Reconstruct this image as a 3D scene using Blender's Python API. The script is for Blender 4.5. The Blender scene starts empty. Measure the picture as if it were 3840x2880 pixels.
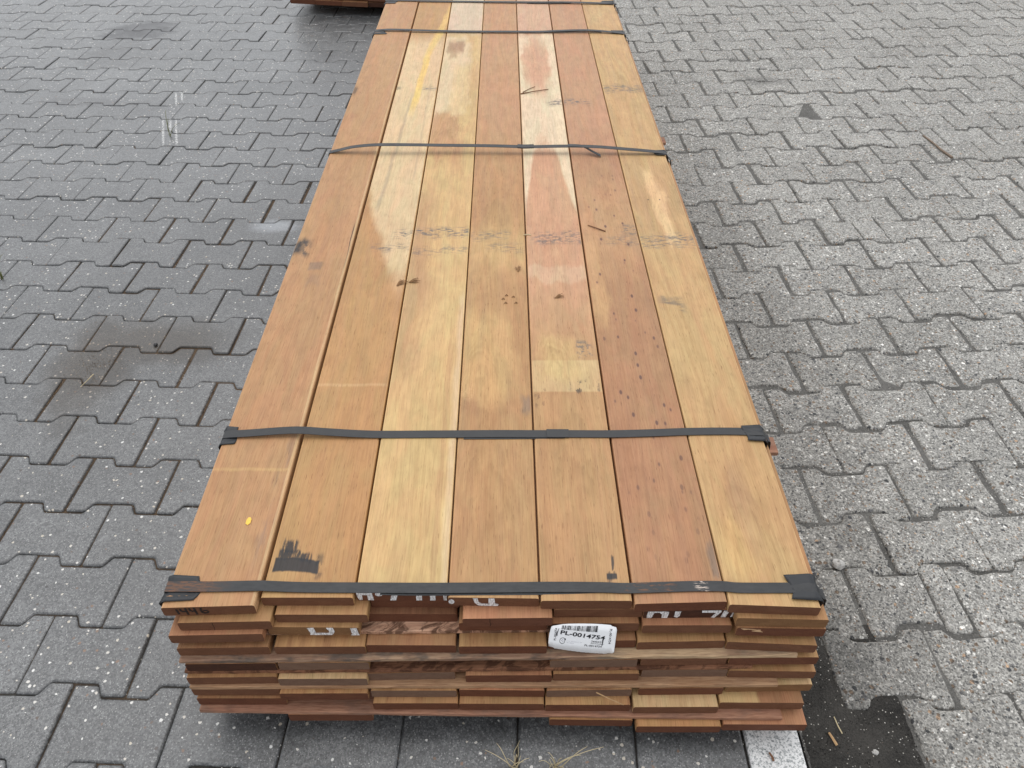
import bpy, math, random
from mathutils import Vector, Matrix, noise as mnoise
R = math.radians
scn = bpy.context.scene
COL = scn.collection

# ------------------------------------------------------------------ camera
cam = bpy.data.cameras.new('camera')
cam.sensor_width = 36.0
cam.lens = 27.04
cam.clip_start = 0.02
cam.clip_end = 200
camo = bpy.data.objects.new('camera', cam)
COL.objects.link(camo)
camo.location = (0, 0, 1.376)
camo.rotation_euler = (R(90 - 42.24), 0, R(-0.456))
scn.camera = camo

# ------------------------------------------------------------------ light: bright overcast, strongest behind the stack
SUN_EL, SUN_AZ = R(70), R(10)          # azimuth from +Y towards -X
world = bpy.data.worlds.new('World')
scn.world = world
world.use_nodes = True
wn = world.node_tree
wn.nodes.clear()
sky = wn.nodes.new('ShaderNodeTexSky')
sky.sky_type = 'NISHITA'
sky.sun_disc = False
sky.sun_elevation = SUN_EL
sky.sun_rotation = -SUN_AZ
sky.air_density = 1.0
sky.dust_density = 1.0
hs = wn.nodes.new('ShaderNodeHueSaturation')
hs.inputs['Saturation'].default_value = 0.12
bg = wn.nodes.new('ShaderNodeBackground')
bg.inputs['Strength'].default_value = 0.15
wo = wn.nodes.new('ShaderNodeOutputWorld')
wn.links.new(sky.outputs[0], hs.inputs['Color'])
wn.links.new(hs.outputs[0], bg.inputs['Color'])
wn.links.new(bg.outputs[0], wo.inputs['Surface'])
sun = bpy.data.lights.new('sun', 'SUN')
sun.energy = 0.65
sun.angle = R(60)
sun.color = (1.0, 0.97, 0.93)
suno = bpy.data.objects.new('sun', sun)
COL.objects.link(suno)
d = Vector((-math.sin(SUN_AZ) * math.cos(SUN_EL), math.cos(SUN_AZ) * math.cos(SUN_EL), math.sin(SUN_EL)))
suno.rotation_euler = d.to_track_quat('Z', 'Y').to_euler()
suno.location = (0, 0, 6)
scn.view_settings.view_transform = 'Standard'
scn.view_settings.look = 'None'
scn.view_settings.gamma = 1
scn.view_settings.use_curve_mapping = False
scn.view_settings.exposure = 0.80


# ------------------------------------------------------------------ helpers: objects
def obj(name, verts, faces, mats=(), parent=None, mi=None, smooth=False, loc=None, rot=None):
    me = bpy.data.meshes.new(name)
    me.from_pydata([tuple(v) for v in verts], [], faces)
    for m in (mats if isinstance(mats, (list, tuple)) else [mats]):
        me.materials.append(m)
    if mi:
        me.polygons.foreach_set('material_index', mi)
    if smooth:
        me.polygons.foreach_set('use_smooth', [True] * len(me.polygons))
    me.update()
    return link(name, me, parent, loc, rot)


def link(name, me, parent=None, loc=None, rot=None):
    o = bpy.data.objects.new(name, me)
    COL.objects.link(o)
    if parent:
        o.parent = parent
    if loc is not None:
        o.location = loc
    if rot is not None:
        o.rotation_euler = rot
    return o


def thing(name, label, cat, loc=(0, 0, 0), rot=(0, 0, 0), group=None):
    o = link(name, None, None, loc, rot)
    o.empty_display_size = 0.05
    return tag(o, label, cat, group)


def tag(o, label, cat, group=None):
    o['label'] = label
    o['category'] = cat
    if group:
        o['group'] = group
    return o


# ------------------------------------------------------------------ helpers: nodes
class NT:
    def __init__(s, name):
        s.m = bpy.data.materials.new(name)
        s.m.use_nodes = True
        s.t = s.m.node_tree
        s.t.nodes.clear()
        s.out = s.t.nodes.new('ShaderNodeOutputMaterial')
        s.bs = s.t.nodes.new('ShaderNodeBsdfPrincipled')
        s.t.links.new(s.bs.outputs[0], s.out.inputs[0])

    def put(s, sock, v):
        if isinstance(v, bpy.types.NodeSocket):
            s.t.links.new(v, sock)
        else:
            if sock.type == 'RGBA' and len(v) == 3:
                v = (*v, 1)
            sock.default_value = v

    def node(s, kind, ins={}, **props):
        n = s.t.nodes.new(kind)
        for k, v in props.items():
            setattr(n, k, v)
        for k, v in ins.items():
            s.put(n.inputs[k], v)
        return n

    def ma(s, op, a, b=0.0, c=0.0, clamp=False):
        n = s.node('ShaderNodeMath', operation=op, use_clamp=clamp)
        s.put(n.inputs[0], a)
        s.put(n.inputs[1], b)
        s.put(n.inputs[2], c)
        return n.outputs[0]

    def vm(s, op, a, b):
        n = s.node('ShaderNodeVectorMath', operation=op)
        s.put(n.inputs[0], a)
        s.put(n.inputs[1], b)
        return n.outputs[0]

    def mix(s, f, a, b, blend='MIX'):
        n = s.node('ShaderNodeMix', data_type='RGBA', blend_type=blend)
        s.put(n.inputs[0], f)
        s.put(n.inputs[6], a)
        s.put(n.inputs[7], b)
        return n.outputs[2]

    def mr(s, v, a, b, c=0.0, d=1.0, kind='SMOOTHSTEP'):
        n = s.node('ShaderNodeMapRange', interpolation_type=kind)
        for i, x in enumerate((v, a, b, c, d)):
            s.put(n.inputs[i], x)
        return n.outputs[0]

    def noise(s, vec, scale, detail=3.0, rough=0.55, dist=0.0, col=False):
        n = s.node('ShaderNodeTexNoise', {'Vector': vec, 'Scale': scale, 'Detail': detail, 'Roughness': rough, 'Distortion': dist})
        return n.outputs[1 if col else 0]

    def vor(s, vec, scale, feature='F1', rnd=1.0):
        return s.node('ShaderNodeTexVoronoi', {'Vector': vec, 'Scale': scale, 'Randomness': rnd}, feature=feature)

    def sep(s, v):
        n = s.node('ShaderNodeSeparateXYZ')
        s.put(n.inputs[0], v)
        return n.outputs

    def comb(s, x, y, z):
        n = s.node('ShaderNodeCombineXYZ')
        for i, v in enumerate((x, y, z)):
            s.put(n.inputs[i], v)
        return n.outputs[0]

    def done(s, col, rough=0.6, spec=0.4, bump=None, bs=0.3, bd=0.002, metal=0.0):
        s.put(s.bs.inputs['Base Color'], col)
        s.put(s.bs.inputs['Roughness'], rough)
        s.put(s.bs.inputs['Specular IOR Level'], spec)
        s.put(s.bs.inputs['Metallic'], metal)
        if bump is not None:
            b = s.node('ShaderNodeBump', {'Strength': bs, 'Distance': bd, 'Height': bump})
            s.t.links.new(b.outputs[0], s.bs.inputs['Normal'])
        return s.m

    def box(s, x, y, u0, u1, v0, v1, su, sv):
        m = s.ma('MULTIPLY', s.mr(x, u0 - su, u0 + su), s.mr(x, u1 - su, u1 + su, 1.0, 0.0))
        return s.ma('MULTIPLY', m, s.ma('MULTIPLY', s.mr(y, v0 - sv, v0 + sv), s.mr(y, v1 - sv, v1 + sv, 1.0, 0.0)))


def plain(name, col, rough=0.6, spec=0.3, var=0.25, scale=60):
    n = NT(name)
    tc = n.node('ShaderNodeTexCoord').outputs['Object']
    f = n.noise(tc, scale, 4)
    c = n.mix(f, tuple(x * (1 - var) for x in col), tuple(min(1, x * (1 + var)) for x in col))
    return n.done(c, rough, spec, f, 0.15, 0.001)


# ------------------------------------------------------------------ wood
def wood(name, light, dark, seed, yoff=0.0, patches=(), pores=0.35, figure=1.0, pits=None, rough=0.62, edge=0.0, arcs=()):
    n = NT(name)
    tc = n.node('ShaderNodeTexCoord').outputs['Object']
    rnd = n.node('ShaderNodeObjectInfo').outputs['Random']
    off = n.comb(n.ma('MULTIPLY_ADD', rnd, 31.0, seed * 3.7), n.ma('MULTIPLY_ADD', rnd, 57.0, seed * 9.1), seed * 1.3)
    P = n.vm('ADD', tc, off)
    x0, y0, z0 = n.sep(tc)
    Y = n.ma('ADD', y0, yoff)
    warp = n.noise(n.vm('MULTIPLY', P, (7, 1.3, 7)), 1.0, 2, col=True)
    Q = n.vm('ADD', P, n.vm('MULTIPLY', n.vm('SUBTRACT', warp, (.5, .5, .5)), (.035, .10, .035)))
    f_fig = n.noise(n.vm('MULTIPLY', Q, (11, 1.1, 11)), 1.0, 3, .6, .6)
    f_grain = n.noise(n.vm('MULTIPLY', Q, (75, 1.9, 75)), 1.0, 5, .62)
    f_fine = n.noise(n.vm('MULTIPLY', Q, (520, 13, 520)), 1.0, 2, .6)
    f_dot = n.noise(n.vm('MULTIPLY', P, (700, 45, 700)), 1.0, 1, .5)
    # flat-sawn figure: contour lines of a slow field
    fld = n.noise(n.vm('MULTIPLY', Q, (9, .75, 9)), 1.0, 1.5, .5)
    ring = n.ma('MULTIPLY_ADD', n.ma('SINE', n.ma('MULTIPLY', fld, 95.0)), .5, .5)
    t = n.ma('MULTIPLY_ADD', f_fig, .9, n.ma('MULTIPLY_ADD', f_grain, .75, -.33))
    t = n.ma('ADD', t, n.ma('MULTIPLY', n.ma('SUBTRACT', ring, .5), .16 * figure), clamp=True)
    c = n.mix(t, dark, light)
    # patches: colour areas of this very board
    nz = n.noise(n.vm('MULTIPLY', P, (22, 7, 22)), 1.0, 4, .6, col=True)
    nzx, nzy, nzz = n.sep(n.vm('SUBTRACT', nz, (.5, .5, .5)))
    for p in patches:
        u0, u1, v0, v1, col, a = p[:6]
        k = dict(su=.008, sv=.05, sl=0.0, piv=(v0 + v1) / 2, du=.03, dv=.12, nz=None, mul=False)
        k.update(p[6] if len(p) > 6 else {})
        xx = n.ma('MULTIPLY_ADD', nzx, k['du'], x0)
        yy = n.ma('MULTIPLY_ADD', nzy, k['dv'], Y)
        if k['sl']:
            xx = n.ma('SUBTRACT', xx, n.ma('MULTIPLY', n.ma('SUBTRACT', Y, k['piv']), k['sl']))
        m = n.box(xx, yy, u0, u1, v0, v1, k['su'], k['sv'])
        if k['nz']:
            sx, sy, lo, hi = k['nz']
            m = n.ma('MULTIPLY', m, n.mr(n.noise(n.vm('MULTIPLY', P, (sx, sy, sx)), 1.0, 4, .65), lo, hi))
        m = n.ma('MULTIPLY', m, a)
        tgt = col if k['mul'] else n.mix(.55, col, n.mix(t, tuple(q * .72 for q in col), tuple(min(1, q * 1.15) for q in col)))
        c = n.mix(m, c, tgt, 'MULTIPLY' if k['mul'] else 'MIX')
    # warm and cool drift inside the board, paler tone along the long arrises
    hue = n.noise(n.vm('MULTIPLY', Q, (20, 4.5, 20)), 1.0, 4, .6, .8)
    c = n.mix(n.mr(hue, .34, .66), n.mix(1.0, c, (1.03, .965, .94), 'MULTIPLY'), n.mix(1.0, c, (.975, 1.015, .96), 'MULTIPLY'))
    mot = n.noise(n.vm('MULTIPLY', P, (34, 17, 34)), 1.0, 4, .62, .5)
    c = n.mix(1.0, c, n.mix(n.mr(mot, .28, .72), (.915, .91, .90), (1.06, 1.06, 1.055)), 'MULTIPLY')
    for (au, av, ru, rv, reach, amp) in arcs:
        # nested flat-sawn arches, fading out with distance
        ax = n.ma('DIVIDE', n.ma('SUBTRACT', n.ma('MULTIPLY_ADD', nzx, .045, x0), au), ru)
        ay = n.ma('DIVIDE', n.ma('SUBTRACT', n.ma('MULTIPLY_ADD', nzy, .16, Y), av), rv)
        ar = n.ma('SQRT', n.ma('ADD', n.ma('MULTIPLY', ax, ax), n.ma('MULTIPLY', ay, ay)))
        par = n.ma('ADD', n.ma('MULTIPLY', n.ma('MULTIPLY', ax, ax), 1.5), n.ma('MULTIPLY_ADD', n.ma('SUBTRACT', mot, .5), .9, ay))
        ln = n.ma('MULTIPLY_ADD', n.ma('SINE', n.ma('MULTIPLY', par, 11.0)), .5, .5)
        fall = n.ma('MULTIPLY', n.mr(ar, .2, reach, amp * .55, 0.0), n.mr(hue, .35, .6, .35, 1.0))
        c = n.mix(n.ma('MULTIPLY', fall, ln), c, (.66, .56, .48), 'MULTIPLY')
        c = n.mix(n.ma('MULTIPLY', fall, n.ma('SUBTRACT', 1.0, ln)), c, (1.08, 1.07, 1.03), 'MULTIPLY')
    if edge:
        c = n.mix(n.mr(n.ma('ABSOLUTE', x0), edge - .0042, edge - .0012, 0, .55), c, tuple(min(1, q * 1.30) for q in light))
    # fine grain and pores
    c = n.mix(n.mr(f_fine, .35, .75, 0.0, .26), c, (.35, .2, .1), 'MULTIPLY')
    c = n.mix(n.mr(f_dot, .66, .74, 0.0, pores), c, (.25, .13, .07), 'MULTIPLY')
    if pits:
        v0, v1 = pits
        vo = n.vor(n.vm('MULTIPLY', P, (62, 27, 62)), 1.0)
        rr = n.sep(vo.outputs['Color'])
        core = n.mr(vo.outputs['Distance'], .13, .24, 1.0, 0.0)
        halo = n.mr(vo.outputs['Distance'], .15, .42, 1.0, 0.0)
        pick = n.ma('MULTIPLY', n.ma('GREATER_THAN', rr[0], .58), n.box(x0, Y, -.06, .06, v0, v1, .01, .25))
        c = n.mix(n.ma('MULTIPLY', n.ma('MULTIPLY', halo, pick), .35), c, (.30, .15, .09))
        c = n.mix(n.ma('MULTIPLY', n.ma('MULTIPLY', core, pick), .85), c, (.10, .05, .04))
    h = n.ma('ADD', n.ma('MULTIPLY', f_fine, .6), n.ma('MULTIPLY', f_grain, .7))
    rg = n.mr(f_grain, .3, .7, rough - .06, rough + .08)
    return n.done(c, rg, .35, h, .22, .0008)


def endgrain(name, light, dark, seed, cracks=(), pale=None):
    n = NT(name)
    tc = n.node('ShaderNodeTexCoord').outputs['Object']
    rnd = n.node('ShaderNodeObjectInfo').outputs['Random']
    P = n.vm('ADD', tc, n.comb(n.ma('MULTIPLY_ADD', rnd, 13.0, seed), 0.0, n.ma('MULTIPLY', rnd, 5.0)))
    x0, y0, z0 = n.sep(tc)
    f1 = n.noise(n.vm('MULTIPLY', P, (30, 30, 75)), 1.0, 4, .6, .8)
    f2 = n.noise(n.vm('MULTIPLY', P, (520, 520, 700)), 1.0, 2, .6)
    fld = n.noise(n.vm('MULTIPLY', P, (14, 14, 30)), 1.0, 1.5)
    ring = n.ma('MULTIPLY_ADD', n.ma('SINE', n.ma('MULTIPLY', fld, 120.0)), .5, .5)
    t = n.ma('ADD', n.ma('MULTIPLY_ADD', f1, 1.1, -.15), n.ma('MULTIPLY', ring, .12), clamp=True)
    c = n.mix(t, dark, light)
    if pale:
        c = n.mix(n.mr(n.ma('MULTIPLY_ADD', f1, .05, x0), pale - .006, pale + .006), c, tuple(q * 1.9 for q in light))
    c = n.mix(n.mr(f2, .45, .8, 0.0, .4), c, (.3, .2, .15), 'MULTIPLY')
    for u in cracks:
        w = n.ma('ABSOLUTE', n.ma('SUBTRACT', n.ma('MULTIPLY_ADD', f1, .006, x0), u + .003))
        c = n.mix(n.mr(w, .0003, .0009, .9, 0.0), c, (.015, .008, .005))
    return n.done(c, .72, .2, f2, .25, .0006)


G = {  # light, dark
    'red': ((.47, .245, .130), (.33, .150, .080)),
    'orange': ((.50, .285, .130), (.37, .190, .080)),
    'brown': ((.41, .228, .112), (.26, .125, .060)),
    'gold': ((.47, .275, .128), (.30, .155, .068)),
    'pale': ((.66, .480, .270), (.47, .300, .150)),
    'streak': ((.58, .360, .160), (.24, .105, .050)),
    'dark': ((.30, .150, .080), (.17, .075, .040)),
}
WOOD = {k: wood('wood_' + k, l, dk, i * 1.7 + 2, figure=1.2, pores=.4) for i, (k, (l, dk)) in enumerate(G.items())}
TWO = wood('wood_two_tone', (.62, .43, .22), (.50, .32, .15), 31, patches=[(-.004, .09, -1, 9, (.34, .165, .085), .92, dict(su=.004, du=.012))])
EG = {
    'a': endgrain('end_grain_brown', (.185, .085, .045), (.105, .044, .024), 1),
    'b': endgrain('end_grain_red', (.165, .066, .034), (.085, .030, .017), 2),
    'c': endgrain('end_grain_tan', (.250, .135, .060), (.140, .066, .030), 3),
    'g': endgrain('end_grain_grey', (.200, .125, .085), (.120, .066, .045), 4),
    'k': endgrain('end_grain_dark', (.090, .036, .020), (.030, .013, .009), 5),
    'x': endgrain('end_grain_cracked', (.185, .085, .045), (.110, .048, .026), 6, cracks=(-.019,)),
    'y': endgrain('end_grain_cracked_red', (.170, .070, .040), (.095, .036, .020), 7, cracks=(-.028,)),
}

# ------------------------------------------------------------------ concrete pavers and joint dirt
def ell(n, px, py, cx, cy, rx, ry, soft, wob=None):
    a = n.ma('DIVIDE', n.ma('SUBTRACT', px, cx), rx)
    b = n.ma('DIVIDE', n.ma('SUBTRACT', py, cy), ry)
    r = n.ma('SQRT', n.ma('ADD', n.ma('MULTIPLY', a, a), n.ma('MULTIPLY', b, b)))
    if wob is not None:
        r = n.ma('ADD', r, wob)
    return n.mr(r, 1 - soft, 1 + soft, 1.0, 0.0)


def paver_left():
    n = NT('grey_concrete_paver')
    pos = n.node('ShaderNodeNewGeometry').outputs['Position']
    g = n.node('ShaderNodeNewGeometry').outputs['Random Per Island']
    rnd = n.ma('FRACT', n.ma('ADD', n.node('ShaderNodeObjectInfo').outputs['Random'], g))
    px, py, pz = n.sep(pos)
    big = n.noise(pos, 2.3, 4, .6)
    mid = n.noise(pos, 14, 5, .65)
    fine = n.noise(pos, 420, 3, .7)
    c = n.mix(n.mr(n.ma('MULTIPLY_ADD', mid, .5, n.ma('MULTIPLY', big, .5)), .3, .7), (.086, .089, .090), (.158, .162, .163))
    c = n.mix(n.mr(rnd, 0, 1, 0, .30, 'LINEAR'), c, (.62, .63, .65), 'MULTIPLY')
    c = n.mix(n.mr(fine, .3, .7, .0, .75), c, (.40, .40, .41), 'MULTIPLY')
    v = n.vor(pos, 330)
    vr = n.sep(v.outputs['Color'])
    c = n.mix(1.0, c, n.mix(vr[2], (.66, .66, .66), (1.55, 1.55, 1.54)), 'MULTIPLY')
    vb = n.sep(n.vor(pos, 175).outputs['Color'])
    c = n.mix(1.0, c, n.mix(vb[0], (.82, .82, .83), (1.20, 1.20, 1.19)), 'MULTIPLY')
    c = n.mix(n.ma('MULTIPLY', n.ma('GREATER_THAN', vr[1], .80), n.mr(v.outputs['Distance'], .2, .5, .75, 0)), c, (.30, .30, .295))
    c = n.mix(n.ma('MULTIPLY', n.ma('LESS_THAN', vr[1], .16), n.mr(v.outputs['Distance'], .2, .5, .75, 0)), c, (.035, .035, .037))
    # exposed pebbles: a few white and cream ones, fewer brown and dark
    v1 = n.vor(n.vm('ADD', pos, n.vm('MULTIPLY', n.noise(pos, 190, 1, col=True), (.004, .004, 0))), 125)
    r1 = n.sep(v1.outputs['Color'])
    size = n.mr(n.ma('MULTIPLY', r1[2], r1[2]), 0, 1, .10, .40, 'LINEAR')
    sp = n.ma('LESS_THAN', v1.outputs['Distance'], size)
    c = n.mix(n.ma('MULTIPLY', sp, n.ma('GREATER_THAN', r1[0], .87)), c, n.mix(r1[1], (.62, .62, .60), (.46, .41, .33)))
    c = n.mix(n.ma('MULTIPLY', sp, n.ma('LESS_THAN', r1[0], .05)), c, n.mix(r1[1], (.20, .12, .075), (.03, .03, .033)))
    # stains with shapes of their own
    wob = n.ma('MULTIPLY', n.ma('SUBTRACT', n.noise(pos, 7, 5, .65), .5), 1.6)
    wob2 = n.ma('MULTIPLY', n.ma('SUBTRACT', n.noise(n.vm('MULTIPLY', pos, (5, 16, 5)), 1.0, 5, .65), .5), 1.8)
    st = n.ma('MAXIMUM', ell(n, px, py, -1.13, 1.60, .10, .20, .5, wob), ell(n, px, py, -1.00, 1.70, .20, .10, .6, wob))
    c = n.mix(n.ma('MULTIPLY', st, .9), c, (.34, .25, .165), 'MULTIPLY')
    c = n.mix(n.ma('MULTIPLY', ell(n, px, py, -.92, 1.95, .42, .75, .6, wob), .22), c, (.42, .41, .40), 'MULTIPLY')
    c = n.mix(n.ma('MULTIPLY', ell(n, px, py, -1.97, 4.36, .18, .14, .22, wob2), .95), c, (.17, .17, .19), 'MULTIPLY')
    c = n.mix(n.ma('MULTIPLY', ell(n, px, py, -1.93, 4.0, .20, .18, .6, wob2), .40), c, (.35, .34, .34), 'MULTIPLY')
    c = n.mix(n.ma('MULTIPLY', ell(n, px, py, -1.93, 3.4, .16, .05, .5, wob2), .5), c, (.35, .34, .35), 'MULTIPLY')
    ch = n.noise(pos, 130, 2)
    for (x, y0, y1) in ((-1.389, 2.97, 3.21), (-1.335, 2.97, 3.21), (-1.401, 3.10, 3.21), (-1.462, 3.37, 3.50), (-1.452, 3.42, 3.51)):
        xx = n.ma('ADD', n.ma('MULTIPLY_ADD', ch, .008, px), n.ma('MULTIPLY', n.ma('SUBTRACT', py, y0), .327))
        m = n.ma('MULTIPLY', n.box(xx, py, x, x + .008, y0, y1, .003, .02), n.mr(ch, .42, .56))
        c = n.mix(n.ma('MULTIPLY', m, .75), c, (.62, .62, .60))
    c = n.mix(n.ma('MULTIPLY', ell(n, px, py, -.80, 2.33, .07, .035, .6, wob2), .35), c, (.45, .48, .52))
    h = n.ma('ADD', n.ma('MULTIPLY', fine, .8), n.ma('MULTIPLY', mid, .5))
    return n.done(c, n.mr(mid, .3, .7, .34, .47), .75, h, .34, .0015)


def paver_right():
    n = NT('exposed_aggregate_paver')
    geo = n.node('ShaderNodeNewGeometry')
    pos = geo.outputs['Position']
    rnd = n.ma('FRACT', n.ma('ADD', n.node('ShaderNodeObjectInfo').outputs['Random'], geo.outputs['Random Per Island']))
    px, py, pz = n.sep(pos)
    big = n.noise(pos, 2.1, 4, .6)
    mid = n.noise(pos, 17, 5, .65)
    fine = n.noise(pos, 380, 3, .7)
    jit = n.vm('MULTIPLY', n.noise(pos, 160, 2, col=True), (.006, .006, 0))
    pj = n.vm('ADD', pos, jit)
    c = n.mix(n.mr(n.ma('MULTIPLY_ADD', mid, .5, n.ma('MULTIPLY', big, .5)), .3, .7), (.275, .270, .256), (.43, .422, .402))
    hs_ = None
    for sc, thr, amt in ((215, .50, .85), (98, .40, .95)):
        v = n.vor(pj, sc)
        r = n.sep(v.outputs['Color'])
        size = n.mr(r[2], 0, 1, thr * .45, thr * 1.15, 'LINEAR')
        m = n.mr(n.ma('DIVIDE', v.outputs['Distance'], size), .85, 1.05, 1.0, 0.0)
        ramp = n.node('ShaderNodeValToRGB', {'Fac': r[0]})
        cr = ramp.color_ramp
        cr.interpolation = 'CONSTANT'
        stops = [(0, (.055, .058, .064)), (.13, (.21, .15, .105)), (.25, (.155, .155, .16)), (.38, (.32, .315, .30)), (.54, (.45, .44, .415)), (.72, (.62, .61, .59)), (.88, (.82, .81, .78)), (.965, (.48, .33, .22))]
        while len(cr.elements) < len(stops):
            cr.elements.new(.5)
        for e, (q, cc) in zip(cr.elements, stops):
            e.position = q
            e.color = (*cc, 1)
        on = n.ma('MULTIPLY', m, n.ma('LESS_THAN', r[1], .95 if sc > 200 else .70))
        c = n.mix(n.ma('MULTIPLY', on, amt), c, ramp.outputs[0])
        hs_ = on if hs_ is None else n.ma('MAXIMUM', hs_, on)
    c = n.mix(n.mr(fine, .3, .7, .0, .65), c, (.42, .42, .42), 'MULTIPLY')
    va = n.sep(n.vor(pos, 300).outputs['Color'])
    c = n.mix(1.0, c, n.mix(va[2], (.58, .58, .57), (1.55, 1.54, 1.52)), 'MULTIPLY')
    vb = n.sep(n.vor(pos, 150).outputs['Color'])
    c = n.mix(1.0, c, n.mix(vb[1], (.80, .80, .79), (1.16, 1.16, 1.15)), 'MULTIPLY')
    c = n.mix(n.mr(rnd, 0, 1, 0, .28, 'LINEAR'), c, (.66, .65, .63), 'MULTIPLY')
    wob = n.ma('MULTIPLY', n.ma('SUBTRACT', n.noise(pos, 6, 5, .65), .5), 1.5)
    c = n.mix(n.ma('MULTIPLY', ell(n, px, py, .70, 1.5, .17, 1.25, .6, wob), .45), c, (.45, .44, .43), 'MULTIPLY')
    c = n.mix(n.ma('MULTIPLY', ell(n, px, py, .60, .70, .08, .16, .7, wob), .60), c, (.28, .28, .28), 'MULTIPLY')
    c = n.mix(n.ma('MULTIPLY', ell(n, px, py, 1.22, 3.62, .10, .05, .6, wob), .5), c, (.3, .3, .3), 'MULTIPLY')
    h = n.ma('ADD', n.ma('MULTIPLY', hs_, 1.0), n.ma('MULTIPLY', fine, .7))
    return n.done(c, n.mr(mid, .3, .7, .62, .8), .4, h, .75, .0025)


def soil(name, a, b, grit, brown=None, wet=0.0):
    n = NT(name)
    pos = n.node('ShaderNodeNewGeometry').outputs['Position']
    px, py, pz = n.sep(pos)
    f = n.noise(pos, 9, 5, .65)
    g = n.noise(pos, 330, 4, .75)
    c = n.mix(n.mr(n.ma('MULTIPLY_ADD', g, .6, n.ma('MULTIPLY', f, .5)), .35, .75), a, b)
    if brown:
        m = n.mr(n.ma('ADD', n.noise(pos, 3.5, 4, .6), n.ma('MULTIPLY', ell(n, px, py, -.95, 1.75, .6, .9, .6), .22)), .5, .66)
        c = n.mix(n.ma('MULTIPLY', m, .85), c, n.mix(g, tuple(q * .5 for q in brown), tuple(q * 1.5 for q in brown)))
    v = n.vor(pos, 240)
    r = n.sep(v.outputs['Color'])
    c = n.mix(n.ma('MULTIPLY', n.mr(v.outputs['Distance'], .15, .35, 1, 0), n.ma('GREATER_THAN', r[0], grit)), c, n.mix(r[1], (.40, .38, .33), (.62, .60, .56)))
    return n.done(c, .85 - wet, .3, n.ma('ADD', g, n.ma('MULTIPLY', v.outputs['Distance'], .6)), .8, .004)


M_PL, M_PR = paver_left(), paver_right()
M_JL = soil('joint_dirt_dark', (.018, .016, .014), (.055, .050, .044), .93, brown=(.105, .068, .040))
M_JR = soil('joint_grit_grey', (.060, .058, .054), (.175, .170, .158), .82)
M_DIRT = soil('damp_black_dirt', (.010, .0095, .0085), (.062, .058, .052), .86)
M_GROUND = soil('ground_gravel', (.12, .115, .11), (.22, .215, .205), .85)


def paint_mat():
    n = NT('worn_white_road_paint')
    pos = n.node('ShaderNodeNewGeometry').outputs['Position']
    f = n.noise(pos, 260, 4, .75)
    c = n.mix(n.mr(f, .39, .54), (.24, .26, .26), (.74, .74, .73))
    return n.done(c, .75, .25, f, .45, .002)


M_PAINT = paint_mat()

# ------------------------------------------------------------------ paver shapes
HW, NW, A0, A1 = .0825, .0575, .0585, .044


def bone(hl, gap, rc, nsub, wear, rnd):
    """outline of a bone-shaped paver: half length hl, joint allowance gap, corner rounding rc"""
    w, q = HW - gap, NW - gap
    base = [(hl, -w), (hl, w), (A0, w), (A1, q), (-A1, q), (-A0, w), (-hl, w), (-hl, -w), (-A0, -w), (-A1, -q), (A1, -q), (A0, -w)]
    pts = []
    N = len(base)
    for i, p in enumerate(base):
        a, b = base[i - 1], base[(i + 1) % N]
        la, lb = math.hypot(a[0] - p[0], a[1] - p[1]), math.hypot(b[0] - p[0], b[1] - p[1])
        r = rc * (1 + rnd.uniform(-.2, .7) * (wear > 0))
        ra, rb_ = min(r, la * .3), min(r, lb * .3)
        pa = (p[0] + (a[0] - p[0]) * ra / la, p[1] + (a[1] - p[1]) * ra / la)
        pb = (p[0] + (b[0] - p[0]) * rb_ / lb, p[1] + (b[1] - p[1]) * rb_ / lb)
        pts.append(pa)
        if nsub:
            pts.append(((pa[0] + pb[0]) * .25 + p[0] * .5, (pa[1] + pb[1]) * .25 + p[1] * .5))
        pts.append(pb)
        if nsub and lb > .06:
            k = int(lb / nsub)
            for j in range(1, k):
                t = ra / lb + (1 - 2 * ra / lb) * j / k
                pts.append((p[0] + (b[0] - p[0]) * t + rnd.gauss(0, wear), p[1] + (b[1] - p[1]) * t + rnd.gauss(0, wear)))
    return pts


def inset(pts, dd):
    out = []
    N = len(pts)
    for i in range(N):
        a, b, c = pts[i - 1], pts[i], pts[(i + 1) % N]
        e1 = Vector((b[0] - a[0], b[1] - a[1]))
        e2 = Vector((c[0] - b[0], c[1] - b[1]))
        if e1.length < 1e-6 or e2.length < 1e-6:
            out.append(b)
            continue
        e1.normalize()
        e2.normalize()
        n1, n2 = Vector((-e1.y, e1.x)), Vector((-e2.y, e2.x))
        m = (n1 + n2)
        if m.length < 1e-4:
            m = n1
        m.normalize()
        k = dd / max(.45, m.dot(n1))
        out.append((b[0] + m.x * k, b[1] + m.y * k))
    return out


def paver_mesh(name, pts, rings, mat, jit=0.0, rnd=random):
    """rings: (inset, z) from the bottom up; last ring closed by the top face"""
    N = len(pts)
    V, F = [], []
    for ins, z in rings:
        for p in (inset(pts, ins) if ins else pts):
            V.append((p[0], p[1], z + (rnd.gauss(0, jit) if jit and ins and z < 0 else 0)))
    for r in range(len(rings) - 1):
        for i in range(N):
            j = (i + 1) % N
            F.append((r * N + i, r * N + j, (r + 1) * N + j, (r + 1) * N + i))
    F.append(tuple(range((len(rings) - 1) * N, len(rings) * N)))
    me = bpy.data.meshes.new(name)
    me.from_pydata(V, [], F)
    me.materials.append(mat)
    me.polygons.foreach_set('use_smooth', [r < len(F) - 1 and r >= N for r in range(len(F))])
    me.update()
    return me


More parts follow.
